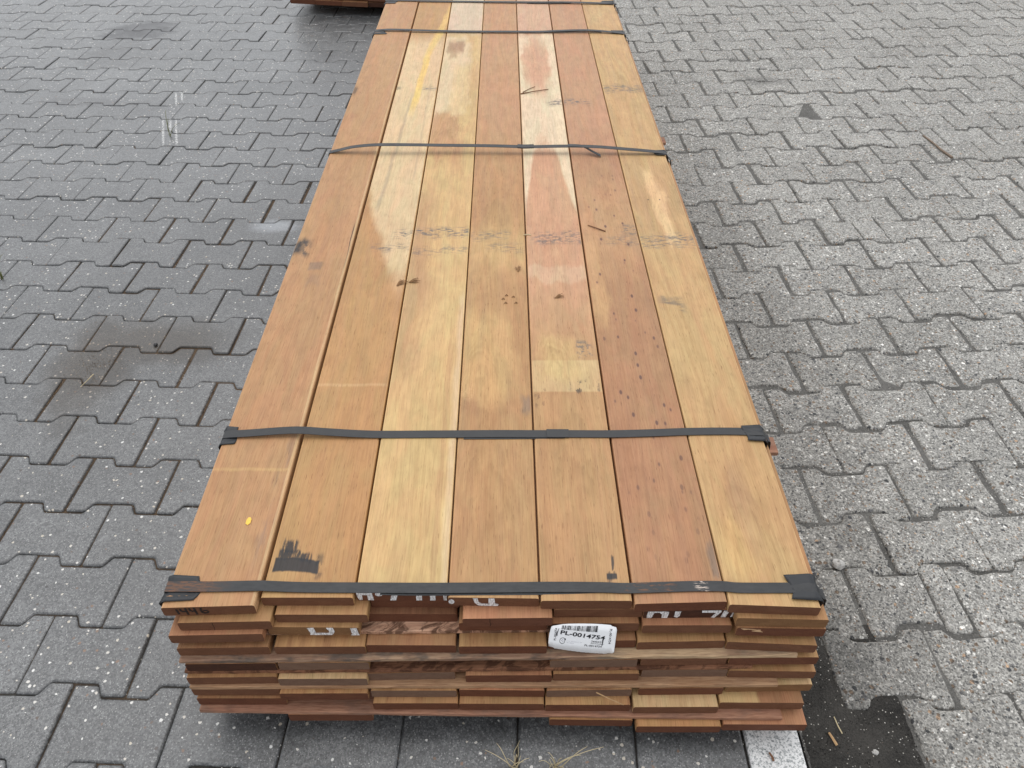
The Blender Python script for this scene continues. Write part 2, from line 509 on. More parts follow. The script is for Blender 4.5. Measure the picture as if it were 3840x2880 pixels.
def clip(pts, x, side):
    """keep the part with side*(px-x) <= 0"""
    out = []
    N = len(pts)
    for i in range(N):
        a, b = pts[i], pts[(i + 1) % N]
        ia, ib = side * (a[0] - x) <= 0, side * (b[0] - x) <= 0
        if ia:
            out.append(a)
        if ia != ib:
            t = (x - a[0]) / (b[0] - a[0])
            out.append((x, a[1] + (b[1] - a[1]) * t))
    return out


def dedupe(pts, d_=.006):
    out = []
    for p in pts:
        if not out or math.hypot(p[0] - out[-1][0], p[1] - out[-1][1]) > d_:
            out.append(p)
    if len(out) > 1 and math.hypot(out[0][0] - out[-1][0], out[0][1] - out[-1][1]) <= d_:
        out.pop()
    return out


def in_view(x, y):
    return .40 < y < 4.95 and abs(x) < .666 * (y * .74 + .925) + .16


def hidden(x, y):
    return -.42 < x < .48 and y > .78


def pave(root, px_, py_, th, ph, pc, mat, variants, rings, keep, clipx, side, rnd, jit, skip):
    ct, st = math.cos(th), math.sin(th)
    cells = []
    for n_ in range(-4, 48):
        for m_ in range(-28, 28):
            qx = (m_ + .5 + pc + .5 * (n_ % 2)) * px_
            qy = (n_ + ph) * py_
            X, Yw = ct * qx - st * qy, st * qx + ct * qy
            if not (.2 < Yw < 5.4 and -3.6 < X < 3.6):
                continue
            ext = .105
            cut = False
            if side > 0:
                if X - ext > clipx - .02:
                    continue
                cut = X + ext > clipx
            else:
                if X + ext < clipx + .02:
                    continue
                cut = X - ext < clipx
            if skip and skip(X, Yw):
                continue
            cells.append((X, Yw, cut))
    front = [c for c in cells if in_view(c[0], c[1]) and not hidden(c[0], c[1])]
    front.sort(key=lambda c: c[0] ** 2 + c[1] ** 2)
    single = set(front[:300])
    V, F = [], []
    for X, Yw, cut in cells:
        me = rnd.choice(varLw if side > 0 and -1.3 < X < 0 and 1.0 < Yw < 2.7 and rnd.random() < .75 else variants)
        rz = th + rnd.gauss(0, jit[1]) + (math.pi if rnd.random() < .5 else 0)
        loc = (X + rnd.gauss(0, jit[0]), Yw + rnd.gauss(0, jit[0]), rnd.gauss(0, jit[2]) - .0005)
        rot = (rnd.gauss(0, jit[3]), rnd.gauss(0, jit[3]), rz)
        if cut:
            c2, s2 = math.cos(th), math.sin(th)
            w = [(X + c2 * a - s2 * b, Yw + s2 * a + c2 * b) for a, b in bone(HL[mat.name], .0012, .003, 0, 0, rnd)]
            w = dedupe(clip(w, clipx, side))
            if len(w) < 3:
                continue
            w = [(a - X, b - Yw) for a, b in w]
            me = paver_mesh('paver', w, rings, mat)
            rot = (0, 0, 0)
            loc = (X, Yw, 0)
        if side < 0 and not cut and (X, Yw, cut) in single and rnd.random() < .075:
            at = rnd.choice((-.055, -.012, .02, .05))
            for sd in (1, -1):
                h_ = dedupe(clip(bone(.1032, .0018, .0080, .030, .0012, rnd), at - sd * .0018, sd), .004)
                link('paver', paver_mesh('paver', [(a + rnd.gauss(0, .0006), b + rnd.gauss(0, .0006)) for a, b in h_], ringsR, mat), root,
                     (loc[0], loc[1], loc[2] + rnd.gauss(0, .0008)), (rnd.gauss(0, R(.9)), rnd.gauss(0, R(.9)), rz + rnd.gauss(0, R(1.0))))
            continue
        if (X, Yw, cut) in single:
            link('paver', me, root, loc, rot)
        else:
            M = Matrix.Translation(loc) @ Matrix.Rotation(rot[2], 4, 'Z') @ Matrix.Rotation(rot[1], 4, 'Y') @ Matrix.Rotation(rot[0], 4, 'X')
            b = len(V)
            V += [tuple(M @ v.co) for v in me.vertices]
            F += [tuple(b + i for i in p.vertices) for p in me.polygons]
    o = obj('paver_field', V, F, mat, root)
    o['kind'] = 'stuff'


HL = {M_PL.name: .1027, M_PR.name: .1035}
rnd = random.Random(7)
ringsL = [(0, -.03), (0, -.0045), (.0016, -.0016), (.0050, 0)]
ringsR = [(0, -.03), (0, -.0060), (.0012, -.0030), (.0030, -.0010), (.0055, 0)]
varL = [paver_mesh('paver', bone(.1029 - rnd.random() * .0006, .0007 + rnd.random() * .0006, .0030, 0, 0, rnd), ringsL, M_PL) for k in range(8)]
varLw = [paver_mesh('paver', bone(.1012 - rnd.random() * .0022, .0009 + rnd.random() * .0010, .0034, 0, 0, rnd), ringsL, M_PL) for k in range(8)]
varR = [paver_mesh('paver', bone(.1040 - rnd.random() * .0022, .0010 + rnd.random() * .0018, .0085, .030, .0012, rnd), ringsR, M_PR, .0006, rnd) for k in range(20)]


def sheet(name, x0, x1, y0, y1, z, mat):
    o = obj(name, [(x0, y0, z), (x1, y0, z), (x1, y1, z), (x0, y1, z)], [(0, 1, 2, 3)], mat)
    o['kind'] = 'structure'
    return o


ground = sheet('ground', -30, 30, -30, 30, -.034, M_GROUND)
padL = sheet('pavement', -3.7, .413, .05, 5.5, -.0052, M_JL)
padL['label'] = 'smooth grey bone-shaped concrete pavers left of the timber'
padR = sheet('pavement', .517, 3.7, .05, 5.5, -.0050, M_JR)
padR['label'] = 'rough pale aggregate pavers right of the timber'
pave(padL, .207, .140, R(-2.25), .1337, -.0399, M_PL, varL, ringsL, None, .411, 1, rnd, (.0008, R(.30), .0009, R(.35)), None)
pave(padR, .213, .141, R(2.5), -.1783, .4853, M_PR, varR, ringsR, None, .525, -1, rnd, (.0024, R(1.1), .0014, R(.65)),
     lambda x, y: x < .705 and y < .66 or x < .56 and y < .95)

# white-painted edging blocks between the two fields
kerb = sheet('kerb', .4145, .5155, .05, 5.5, -.012, M_JL)
for i in range(16):
    y = .06 + i * .34
    pts = [(-.048, -.168), (.048, -.168), (.048, .168), (-.048, .168)]
    me = paver_mesh('edging_block', pts, [(0, -.03), (0, -.004), (.0015, -.0012), (.004, 0)], M_PAINT)
    link('edging_block', me, kerb, (.465, y + .17, -.001 + rnd.gauss(0, .0006)), (0, 0, R(rnd.gauss(0, .2))))


# dirt filling the place of the missing pavers
def mound(name, x0, x1, y0, y1, z, amp, mat, nx=40, ny=60):
    V, F = [], []
    for j in range(ny + 1):
        for i in range(nx + 1):
            x = x0 + (x1 - x0) * i / nx
            y = y0 + (y1 - y0) * j / ny
            e = min(i, nx - i) / nx * 2, min(j, ny - j) / ny * 2
            k = min(1, 5 * min(e)) - .25 * (min(e) == 0)
            V.append((x, y, z + k * amp * (.6 + mnoise.fractal(Vector((x * 22, y * 22, 3)), 1, 2, 4) * .7)))
    for j in range(ny):
        for i in range(nx):
            a = j * (nx + 1) + i
            F.append((a, a + 1, a + nx + 2, a + nx + 1))
    o = obj(name, V, F, mat, smooth=True)
    o['kind'] = 'stuff'
    return o


dirt = mound('dirt', .516, .722, .12, .82, -.0058, .0052, M_DIRT)
tag(dirt, 'damp black dirt where pavers are missing by the kerb', 'dirt')

# ------------------------------------------------------------------ timber bundle
T, TM = .0235, .0232
ZT = {1: .303, 2: .2795, 3: .256, 4: .223, 5: .190, 6: .157, 7: .124, 8: .1005, 9: .0675}


def board_mesh(w, L, t, ang, ch=.003, top_w=None):
    """board profile with eased corners, front end cut at angle ang (rad); origin at the middle of the lower front edge"""
    h = w / 2
    prof = [(-h + ch, 0), (h - ch, 0), (h - ch * .3, ch * .3), (h, ch), (h, t - ch), (h - ch * .3, t - ch * .3), (h - ch, t),
            (-h + ch, t), (-h + ch * .3, t - ch * .3), (-h, t - ch), (-h, ch), (-h + ch * .3, ch * .3)]
    N = len(prof)
    V = [(x, math.tan(ang) * x, z) for x, z in prof] + [(x, L, z) for x, z in prof]
    F = [tuple(range(N)), tuple(range(2 * N - 1, N - 1, -1))]
    F += [(i, N + i, N + (i + 1) % N, (i + 1) % N)[::-1] for i in range(N)]
    F = [tuple(reversed(F[0])) if False else F[0], F[1]] + F[2:]
    mi = [1, 1] + [0] * N
    return V, F, mi


S = (.022, .024, .030)      # tar
SM = (.13, .12, .115)       # grey grime
GOLD, CREAM, PINK, BR = (.62, .42, .18), (.655, .53, .37), (.54, .31, .195), (.40, .225, .115)


def smudge(u0, u1, Y, a=.5, w=.02, nz=(60, 150, .42, .62)):
    return (u0, u1, Y - w, Y + w, SM, min(.95, a * 1.35), dict(su=.016, sv=.016, dv=.07, du=.06, nz=nz))


HARD = dict(su=.0012, sv=.0022, du=.012, dv=.022)
TOPW = {
    1: ((.460, .272, .138), (.350, .185, .088), 11.0, [
        (-.09, -.035, 1.665, 1.745, S, .85, dict(su=.014, sv=.018, du=.05, dv=.09, nz=(60, 25, .40, .56))),
        (-.095, -.052, 1.675, 1.738, S, .85, dict(su=.012, sv=.016, du=.03, dv=.05)), (-.02, .012, 1.602, 1.636, SM, .42, dict(su=.004, sv=.006, dv=.03)), (-.015, .016, 1.54, 1.575, SM, .22, dict(su=.006, sv=.01)),
        (-.09, -.06, 2.70, 2.77, S, .6, dict(su=.006, sv=.015)), (.048, .085, .74, 1.02, SM, .35, dict(su=.006, sv=.05, nz=(70, 9, .42, .62))),
        (.0655, .0685, 1.60, 1.80, (.05, .025, .015), .9, dict(su=.001, sv=.02, du=.010, sl=-.02)),
        (-.09, .09, .945, .952, GOLD, .35, dict(su=.01, sv=.003, dv=.015)), (.0675, .09, .6, 3.2, (.56, .40, .22), .7, dict(su=.001, du=.006))]),
    2: ((.465, .275, .120), (.365, .200, .085), 23.0, [
        (.028, .30, 1.57, 3.42, (.62, .460, .275), .95, dict(su=.014, sv=.10, sl=-.23, piv=1.58, du=.05)),
        (-.09, .09, 2.05, 3.3, (.62, .460, .275), .9, dict(su=.014, sv=.12)),
        (-.003, .019, 2.58, 3.12, (.74, .50, .13), .75, dict(su=.005, sl=.03, piv=2.8, du=.02, sv=.08)),
        (.012, .040, 3.08, 3.9, (.70, .49, .16), .7, dict(su=.008, sl=.11, piv=3.2, sv=.06)),
        (-.028, -.018, 1.9, 2.7, (.33, .26, .18), .5, dict(su=.004, du=.02, sl=.03)), (.045, .052, 2.1, 2.8, (.38, .29, .2), .4, dict(su=.003, du=.015)),
        (-.090, -.055, 2.755, 2.785, S, .55, dict(su=.006, sv=.006, nz=(40, 60, .40, .55))), smudge(.02, .08, 2.765, .75, .012),
        smudge(.02, .08, 1.775, .7), smudge(-.03, .08, 1.705, .6, .014), (-.08, .09, 1.178, 1.186, (.62, .42, .22), .4, dict(su=.01, sv=.004, dv=.01)),
        (-.0655, .010, .7275, .7535, S, .95, HARD), (-.061, -.004, .748, .766, S, .92, dict(su=.002, sv=.004, du=.02, dv=.05, nz=(170, 22, .36, .50))),
        (-.056, -.030, .755, .788, S, .92, dict(su=.003, sv=.006, du=.02, dv=.06, nz=(200, 26, .40, .52))),
        (.004, .016, .722, .768, S, .55, dict(su=.003, sv=.006, du=.02, dv=.04, nz=(120, 40, .40, .55)))]),
    3: ((.600, .420, .205), (.450, .290, .130), 37.0, [
        (-.09, -.030, 1.20, 2.02, (.43, .262, .135), .72, dict(su=.016, du=.08, sv=.12)), (-.09, -.01, 1.42, 1.60, (.46, .29, .15), .5, dict(su=.014, du=.06)),
        (-.09, .02, 2.22, 2.58, (.46, .265, .135), .85, dict(su=.016, du=.13, dv=.4)), (.0, .05, 2.15, 2.35, BR, .4, dict(su=.016, du=.1)),
        (-.09, .03, 2.56, 3.30, (.64, .51, .345), .75, dict(su=.02, du=.09, dv=.3)), (-.02, .03, 2.55, 3.0, (.60, .43, .19), .5, dict(su=.012, du=.08)),
        (-.062, .004, 3.13, 3.26, (.33, .20, .115), .85, dict(su=.006, sv=.03, du=.04)), (-.05, -.022, 3.06, 3.16, (.38, .235, .13), .7, dict(su=.006, sv=.02)),
        (-.09, .09, 3.36, 5, (.56, .45, .36), .75, dict(sv=.05)), smudge(-.08, .08, 1.785, .75), smudge(-.02, .08, 1.765, .6, .01), smudge(-.08, .08, 1.69, .5, .014),
        (.043, .053, .6, 1.35, (.44, .26, .13), .45, dict(su=.003, du=.012, sv=.15)), (.062, .09, .6, 1.5, CREAM, .40, dict(su=.006, du=.03))]),
    4: ((.455, .275, .130), (.340, .185, .085), 41.0, [
        (-.09, .03, 1.13, 1.42, (.57, .38, .17), .55, dict(su=.02, du=.10)), (-.09, .09, 1.60, 1.80, (.58, .39, .18), .55, dict(su=.02, sv=.08, du=.06)),
        (-.075, -.045, 1.12, 1.165, (.60, .38, .19), .6, dict(su=.006, sv=.012, nz=(120, 60, .4, .6))), (-.07, -.03, 1.10, 1.13, (.28, .13, .07), .4, dict(su=.01, sv=.02)),
        (.055, .08, 1.09, 1.15, SM, .5, dict(su=.005, sv=.015)), smudge(-.08, .03, 1.76, .45), smudge(-.03, .08, 1.705, .35), (-.09, .09, 2.3, 5, (.47, .262, .15), .6, dict(sv=.4))]),
    5: ((.465, .285, .138), (.350, .195, .090), 53.0, [
        (-.09, .09, 1.40, 5, PINK, .75, dict(sv=.25)), (-.30, -.052, 1.80, 2.9, CREAM, .95, dict(su=.005, sl=.093, piv=2.1, du=.02, sv=.05)),
        (.050, .30, 1.85, 2.9, CREAM, .95, dict(su=.006, sl=-.108, piv=2.06, du=.025, sv=.05)), (-.09, .09, 2.31, 3.36, CREAM, .95, dict(sv=.06, dv=.3)),
        (-.060, .042, 2.80, 3.22, PINK, .85, dict(su=.010, sv=.10, du=.06)), (-.03, .02, 2.70, 3.32, PINK, .7, dict(su=.014, sv=.08)), (-.09, .09, 3.36, 5, (.53, .34, .23), .85),
        (-.09, .09, 1.157, 1.256, (.55, .405, .215), .7, dict(su=.01, sv=.0035, dv=.006)), (-.05, .03, 1.20, 1.33, (.58, .425, .19), .45, dict(su=.016, sv=.025, du=.08)),
        (.005, .066, 1.155, 1.20, S, .75, dict(su=.006, sv=.008, nz=(95, 30, .52, .60))), (.03, .062, 1.265, 1.31, SM, .7, dict(su=.004, sv=.01, nz=(90, 70, .45, .58))),
        (-.07, -.045, 1.115, 1.16, (.17, .09, .05), .6, dict(su=.006, sv=.01, nz=(120, 60, .48, .58))), (-.09, .09, 1.56, 1.62, CREAM, .3, dict(su=.01, sv=.012)),
        smudge(-.05, .08, 1.75, .6, .03), smudge(.02, .09, 2.63, .7), (.0365, .0535, .7075, .7185, S, .93, dict(su=.001, sv=.002, du=.008, dv=.016)),
        (.046, .0505, .715, .733, S, .85, dict(su=.001, sv=.003, du=.014)), (.040, .052, .698, .709, S, .7, dict(su=.002, sv=.002, nz=(260, 20, .46, .54)))]),
    6: ((.410, .230, .122), (.300, .152, .080), 67.0, [
        (-.09, -.035, 1.38, 1.72, (.56, .37, .17), .5, dict(su=.012, du=.06)), (-.09, .09, 1.62, 2.05, (.50, .30, .155), .6, dict(sv=.15)), (-.09, .09, 2.25, 5, (.485, .275, .16), .7, dict(sv=.3)),
        smudge(-.09, .02, 2.64, .75), smudge(.03, .09, 1.79, .6), smudge(-.02, .08, 1.74, .4), (.055, .075, .72, .78, SM, .5, dict(su=.004, sv=.01))]),
    7: ((.530, .360, .175), (.395, .235, .108), 79.0, [
        (-.012, .022, 1.72, 2.14, (.66, .45, .245), .9, dict(su=.006, sv=.04, du=.045, sl=-.03, piv=1.98)), (.0, .04, 1.93, 2.02, (.64, .44, .23), .7, dict(su=.006, sv=.015, du=.05)),
        (-.07, -.018, 1.78, 2.25, (.40, .262, .13), .5, dict(su=.010, du=.08)), (.03, .08, 1.85, 2.2, (.40, .262, .13), .5, dict(su=.012, du=.07)),
        (-.062, -.005, 1.442, 1.482, (.16, .125, .10), .7, dict(su=.012, sv=.012, nz=(14, 60, .42, .58))), smudge(-.08, .08, 1.735, .6, .03), smudge(-.08, .08, 2.76, .6, .03),
        (-.06, .01, .72, .84, (.60, .40, .17), .5, dict(su=.014, sv=.03, du=.06)), (-.02, .012, .74, .95, (.33, .19, .115), .45, dict(su=.010, sv=.05, du=.06)),
        (-.0225, -.0195, 1.949, 1.955, S, .95, dict(su=.0005, sv=.001, du=0, dv=0)), (.010, .013, 1.949, 1.955, S, .95, dict(su=.0005, sv=.001, du=0, dv=0)),
        (-.06, .0, 3.46, 3.66, (.52, .36, .18), .6, dict(su=.014, sv=.05))]),
}

ARCS = {  # board: centre u, centre y, radii, reach, strength
    1: [(.0, 2.13, .035, .10, 1.6, .35)],
    3: [(-.02, 2.38, .040, .16, 2.0, .8), (-.028, 3.19, .022, .05, 2.0, .8), (.02, 2.75, .03, .2, 1.6, .5)],
    4: [(-.030, 1.21, .035, .09, 2.2, .6), (-.01, .93, .05, .13, 1.8, .5), (.0, 1.9, .045, .2, 1.5, .35)],
    5: [(-.02, 1.28, .036, .06, 2.0, .55), (.0, 1.00, .045, .12, 1.8, .5), (.0, 1.77, .04, .13, 1.8, .5), (-.008, 2.95, .03, .09, 1.8, .4)],
    6: [(.01, 1.95, .05, .12, 1.6, .3)],
    7: [(.02, 1.99, .035, .10, 2.4, .75), (-.025, 3.55, .028, .07, 2.2, .6), (.01, 2.75, .04, .14, 2.0, .5), (-.01, .82, .045, .10, 1.8, .4)],
}
# layer, column, centre x, width, front y, cut angle (deg), face wood, end grain
BOARDS = """1 1 -.4736 .1467 .6631 1.41 T a
1 2 -.3213 .1475 .6795 -.46 T a
1 3 -.1717 .1465 .6875 -.46 T b
1 4 -.0241 .1455 .6765 -1.30 T a
1 5 .1236 .1455 .6697 -.46 T a
1 6 .2730 .1475 .6653 1.31 T b
1 7 .4205 .1440 .6583 -2.90 T a
2 1 -.4512 .1470 .6512 .85 gold x
2 2 -.3000 .1478 .6632 -.56 gold a
2 3 -.1524 .1437 .6892 -.46 brown b
2 4 -.0019 .1435 .6544 .36 red y
2 5 .1443 .1430 .6691 -.18 brown a
2 6 .2900 .1455 .6668 .08 red k
2 7 .4359 .1450 .6496 -1.81 gold c
3 1 -.4686 .1495 .6427 .83 red a
3 2 -.3150 .1480 .6547 -.96 gold c
3 3 -.1573 .1459 .6774 -.73 dark b
3 4 -.0093 .1425 .6602 -.18 brown b
3 5 .1400 .1418 .6580 -.18 brown a
3 6 .2882 .1440 .6535 -.35 red a
3 7 .4388 .1426 .6468 -1.45 brown b
4 1 -.4642 .1485 .6386 .58 brown a
4 2 -.3073 .1479 .6391 -.19 streak a
4 3 -.1594 .1460 .6406 -.72 brown b
4 4 -.0098 .1432 .6374 -.19 gold b
4 5 .1361 .1442 .6460 .35 brown b
4 6 .2818 .1437 .6437 .80 gold a
4 7 .4290 .1454 .6387 -3.10 gold a
5 1 -.4575 .1480 .6284 .32 brown k
5 2 -.3053 .1489 .6290 -.04 gold g
5 3 -.1560 .1450 .6590 0 dark k
5 4 -.0090 .1430 .6620 0 dark k
5 5 .1399 .1441 .6301 .08 brown g
5 6 .2898 .1420 .6325 .36 brown a
5 7 .4387 .1470 .6322 -.13 gold b
6 1 -.4616 .1500 .6220 .31 gold a
6 2 -.3100 .1479 .6181 -.20 pale g
6 3 -.1631 .1455 .6274 .61 brown g
6 4 -.0006 .1439 .6217 -.19 red b
6 5 .1456 .1436 .6232 -.19 gold a
6 6 .2950 .1445 .6290 -.02 brown g
6 7 .4412 .1451 .6256 -1.29 gold a
7 1 -.4620 .1495 .6180 -.46 orange a
7 2 -.3119 .1484 .6091 -.20 streak b
7 3 -.1610 .1445 .6129 -.46 gold g
7 4 -.0123 .1440 .6124 -.99 red b
7 5 .1353 .1440 .6115 .35 brown g
7 6 .2912 .1432 .6133 .08 brown b
7 7 .4420 .1455 .6180 .44 pale c
8 1 -.4569 .1515 .6131 -.46 brown b
8 2 -.3065 .1450 .6560 0 brown b
8 3 -.1590 .1445 .6021 -.46 gold b
8 4 -.0128 .1438 .5999 -.72 gold b
8 5 .1333 .1440 .5971 -.46 streak b
8 6 .2820 .1438 .5922 -.24 pale a
8 7 .4290 .1425 .5984 -.93 2 a
9 1 -.4570 .1460 .6400 0 red b
9 2 -.3080 .1450 .5990 -.4 red b
9 3 -.1590 .1440 .6180 0 red b
9 4 -.0100 .1440 .6230 0 brown b
9 5 .1400 .1420 .5865 -1.16 orange b
9 6 .2886 .1440 .5739 -.46 orange b
9 7 .4360 .1430 .5760 -.72 red b"""
bundle = thing('timber_bundle', 'large strapped bundle of brown hardwood boards lying on the pavers', 'timber bundle', (-.02, 2.4, 0))
OFF = Vector((-.02, 2.4, 0))
rb = random.Random(3)
BO = {}
for ln in BOARDS.split('\n'):
    f = ln.split()
    la, co = int(f[0]), int(f[1])
    xc, w, yf, ang = map(float, f[2:6])
    L = 4.13 + rb.uniform(-.03, .03) - yf
    if la == 1:
        lt, dk, sd, pt = TOPW[co]
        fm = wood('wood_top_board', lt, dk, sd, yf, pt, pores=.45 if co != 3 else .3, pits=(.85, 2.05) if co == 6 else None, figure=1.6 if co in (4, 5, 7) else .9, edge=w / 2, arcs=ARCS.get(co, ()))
    else:
        fm = TWO if f[6] == '2' else WOOD[f[6]]
    w -= .0010 if la == 1 else 0
    V, F, mi = board_mesh(w, L, TM, R(ang), .0032 if la > 1 else .0036)
    dz = {1: .0022, 3: .0006, 5: .0008, 6: .0003}.get(co, 0) if la == 1 else 0
    o = obj('board', V, F, [fm, EG[f[7]]], bundle, mi, loc=Vector((xc, yf, ZT[la] - T + dz)) - OFF)
    BO[la, co] = (o, w, R(ang))


# stickers (cross laths)
def lath_mat(name, l, dk, seed, grey=0.0, ragged=0.0, pale=None):
    n = NT(name)
    tc = n.node('ShaderNodeTexCoord').outputs['Object']
    P = n.vm('ADD', tc, (seed, seed * 2.3, 0))
    a = n.noise(n.vm('MULTIPLY', P, (6, 90, 90)), 1.0, 5, .65, .4)
    b = n.noise(n.vm('MULTIPLY', P, (40, 420, 420)), 1.0, 3, .6)
    e = n.noise(n.vm('MULTIPLY', P, (11, 20, 20)), 1.0, 4, .65)
    c = n.mix(n.mr(a, .3, .7), dk, l)
    if grey:
        c = n.mix(n.mr(e, .46, .60, 0, grey), c, (.085, .078, .072))
    if pale:
        px = n.sep(tc)[0]
        pm = n.ma('MULTIPLY', n.mr(n.ma('MULTIPLY_ADD', e, .12, px), pale, pale + .10), n.mr(a, .35, .55, .35, 1.0))
        c = n.mix(n.ma('MULTIPLY', pm, .8), c, (.56, .40, .24))
    if ragged:
        lx, ly, lz = n.sep(P)
        r = n.noise(n.vm('MULTIPLY', n.comb(n.ma('MULTIPLY_ADD', ly, 1.4, lx), n.ma('MULTIPLY_ADD', lx, -.7, ly), lz), (14, 48, 14)), 1.0, 4, .65, 1.2)
        c = n.mix(n.mr(r, .45, .58, 0, ragged), c, (.055, .022, .012))
    c = n.mix(n.mr(b, .4, .75, 0, .5), c, (.4, .3, .25), 'MULTIPLY')
    return n.done(c, .75, .2, n.ma('ADD', a, b), .5, .0015)


LM = [lath_mat('lath_pink_sawn', (.62, .390, .265), (.45, .250, .160), 3, .15, .80),
      lath_mat('lath_weathered', (.40, .270, .175), (.22, .125, .085), 5, .75, pale=.20),
      lath_mat('lath_red_ragged', (.30, .145, .080), (.17, .075, .042), 7, 0, .7),
      lath_mat('lath_tan', (.46, .285, .165), (.33, .185, .100), 9, .12),
      lath_mat('lath_rose', (.40, .215, .135), (.27, .130, .085), 11, .3)]


def lath(x0, x1, ya, yb, w, ztop, t, mat, jag=.0008, taper=0.0):
    """ya, yb: front edge y at the left and right end"""
    V, F = [], []
    n_ = 36
    r = random.Random(int(abs(x0) * 1e4 + ztop * 1e4))
    for i in range(n_ + 1):
        s = i / n_
        x = x0 + (x1 - x0) * s
        y = ya + (yb - ya) * s
        k = 1 - taper * max(0, (s - .6) / .4)
        j = [r.gauss(0, jag) for _ in range(6)]
        V += [(x, y + j[0], ztop - .001), (x, y + .0012 + abs(j[1]), ztop - abs(j[4]) * .3), (x, y + w * k, ztop), (x, y + w * k, ztop - t), (x, y + abs(j[2]) * .6, ztop - t + .0003)]
    for i in range(n_):
        for q in range(5):
            a, b = i * 5 + q, i * 5 + (q + 1) % 5
            F.append((a, b, b + 5, a + 5))
    F.append((4, 3, 2, 1, 0))
    e = n_ * 5
    F.append((e, e + 1, e + 2, e + 3, e + 4))
    xm, ym = (x0 + x1) / 2, (ya + yb) / 2
    return obj('sticker', [(v[0] - xm, v[1] - ym, v[2] - ztop) for v in V], F, mat, bundle, loc=Vector((xm, ym, ztop)) - OFF)


TS = .0094
lath(-.400, .130, .6600, .6612, .05, .2324, TS, LM[0])
lath(-.5377, .4742, .6288, .6312, .050, .1994, TS, LM[1], .0010, .3)
lath(-.538, .4065, .6275, .6288, .050, .1664, TS, LM[2], .0013)
lath(-.536, .4527, .6170, .6137, .050, .1334, TS, LM[3], .0009)
lath(-.5312, .4645, .6034, .5818, .085, .0769, TS, LM[4], .0008)
for yy, ex in ((1.075, .561), (2.535, .556), (3.75, .50)):
    for k, zt in enumerate((.2324, .1994, .1664, .1334, .0769)):
        lath(-.53, ex if k == 1 else .49, yy, yy + .004, .045, zt, TS, LM[(k + 3) % 5])
for yy in (.98, 2.30, 3.65):
    V, F, mi = board_mesh(.075, 1.0, .0436, 0, .002)
    o = obj('bearer', V, F, [WOOD['brown'], EG['a']], bundle, mi, loc=Vector((-.52, yy, .0002)) - OFF, rot=(0, 0, R(-90)))


# steel strapping
def strap_mat():
    n = NT('dark_strapping')
    tc = n.node('ShaderNodeTexCoord').outputs['Object']
    x, y, z = n.sep(tc)
    f = n.noise(tc, 45, 5, .65)
    g = n.noise(n.vm('MULTIPLY', tc, (120, 600, 120)), 1.0, 3, .6)
    c = n.mix(f, (.027, .028, .029), (.048, .049, .051))
    c = n.mix(n.mr(g, .62, .72, 0, .25), c, (.13, .13, .13))
    return n.done(c, n.mr(f, .3, .7, .50, .65), .3, g, .08, .0004)


def rust_mat():
    n = NT('rusty_strapping')
    tc = n.node('ShaderNodeTexCoord').outputs['Object']
    x, y, z = n.sep(tc)
    f = n.noise(tc, 45, 5, .65)
    g = n.noise(n.vm('MULTIPLY', tc, (55, 240, 55)), 1.0, 5, .7)
    c = n.mix(f, (.027, .028, .029), (.048, .049, .051))
    m = n.ma('MULTIPLY', n.mr(x, -.50, -.435, 1, 0), n.mr(g, .38, .56))
    m = n.ma('MAXIMUM', m, n.ma('MULTIPLY', n.box(x, y, .185, .265, -1, 1, .012, .1), n.mr(g, .52, .60)))
    c = n.mix(n.ma('MULTIPLY', m, .85), c, n.mix(g, (.05, .025, .018), (.20, .10, .055)))
    w = n.ma('MULTIPLY', n.box(x, y, .300, .318, -1, 1, .006, .1), n.mr(g, .54, .58))
    c = n.mix(w, c, (.5, .42, .36))
    return n.done(c, n.mr(g, .3, .7, .5, .68), .3, g, .15, .0006)


M_ST, M_RUST = strap_mat(), rust_mat()
M_RUB = plain('black_rubber', (.016, .018, .021), .5, .4, .25, 80)
SWD, STH = .019, .0011


def smooth_path(pts, k=5):
    out = []
    for i in range(len(pts) - 1):
        p0, p1, p2, p3 = (Vector(pts[max(0, i - 1)]), Vector(pts[i]), Vector(pts[i + 1]), Vector(pts[min(len(pts) - 1, i + 2)]))
        for j in range(k):
            t = j / k
            out.append(.5 * ((2 * p1) + (p2 - p0) * t + (2 * p0 - 5 * p1 + 4 * p2 - p3) * t * t + (3 * p1 - p0 - 3 * p2 + p3) * t ** 3))
    out.append(Vector(pts[-1]))
    return out


def ribbon(path, wid, th, wob=0.0, rnd_=None):
    """flat band along a path of (x, y, z), its width along y; normal in the xz plane"""
    V, F = [], []
    N = len(path)
    for i, p in enumerate(path):
        a, b = path[max(0, i - 1)], path[min(N - 1, i + 1)]
        tx, tz = b.x - a.x, b.z - a.z
        l = math.hypot(tx, tz) or 1
        nx, nz = -tz / l, tx / l
        h = wid / 2
        e = th / 2
        w1 = rnd_.gauss(0, wob) if wob else 0
        for sy, se in ((-h, -e), (h, -e), (h, e), (-h, e)):
            V.append((p.x + nx * se, p.y + sy, p.z + nz * se + (w1 if sy < 0 else -w1)))
    for i in range(N - 1):
        for q in range(4):
            a, b = i * 4 + q, i * 4 + (q + 1) % 4
            F.append((a, a + 4, b + 4, b))
    F.append((0, 1, 2, 3))
    e = (N - 1) * 4
    F.append((e + 3, e + 2, e + 1, e))
    return V, F


SIDE_L = [(-.5470, .0425), (-.5490, .15), (-.5505, .245), (-.5503, .282), (-.5488, .3035)]
SIDE_R = [(.4955, .3010), (.5060, .288), (.5135, .270), (.5180, .124), (.5140, .0425)]


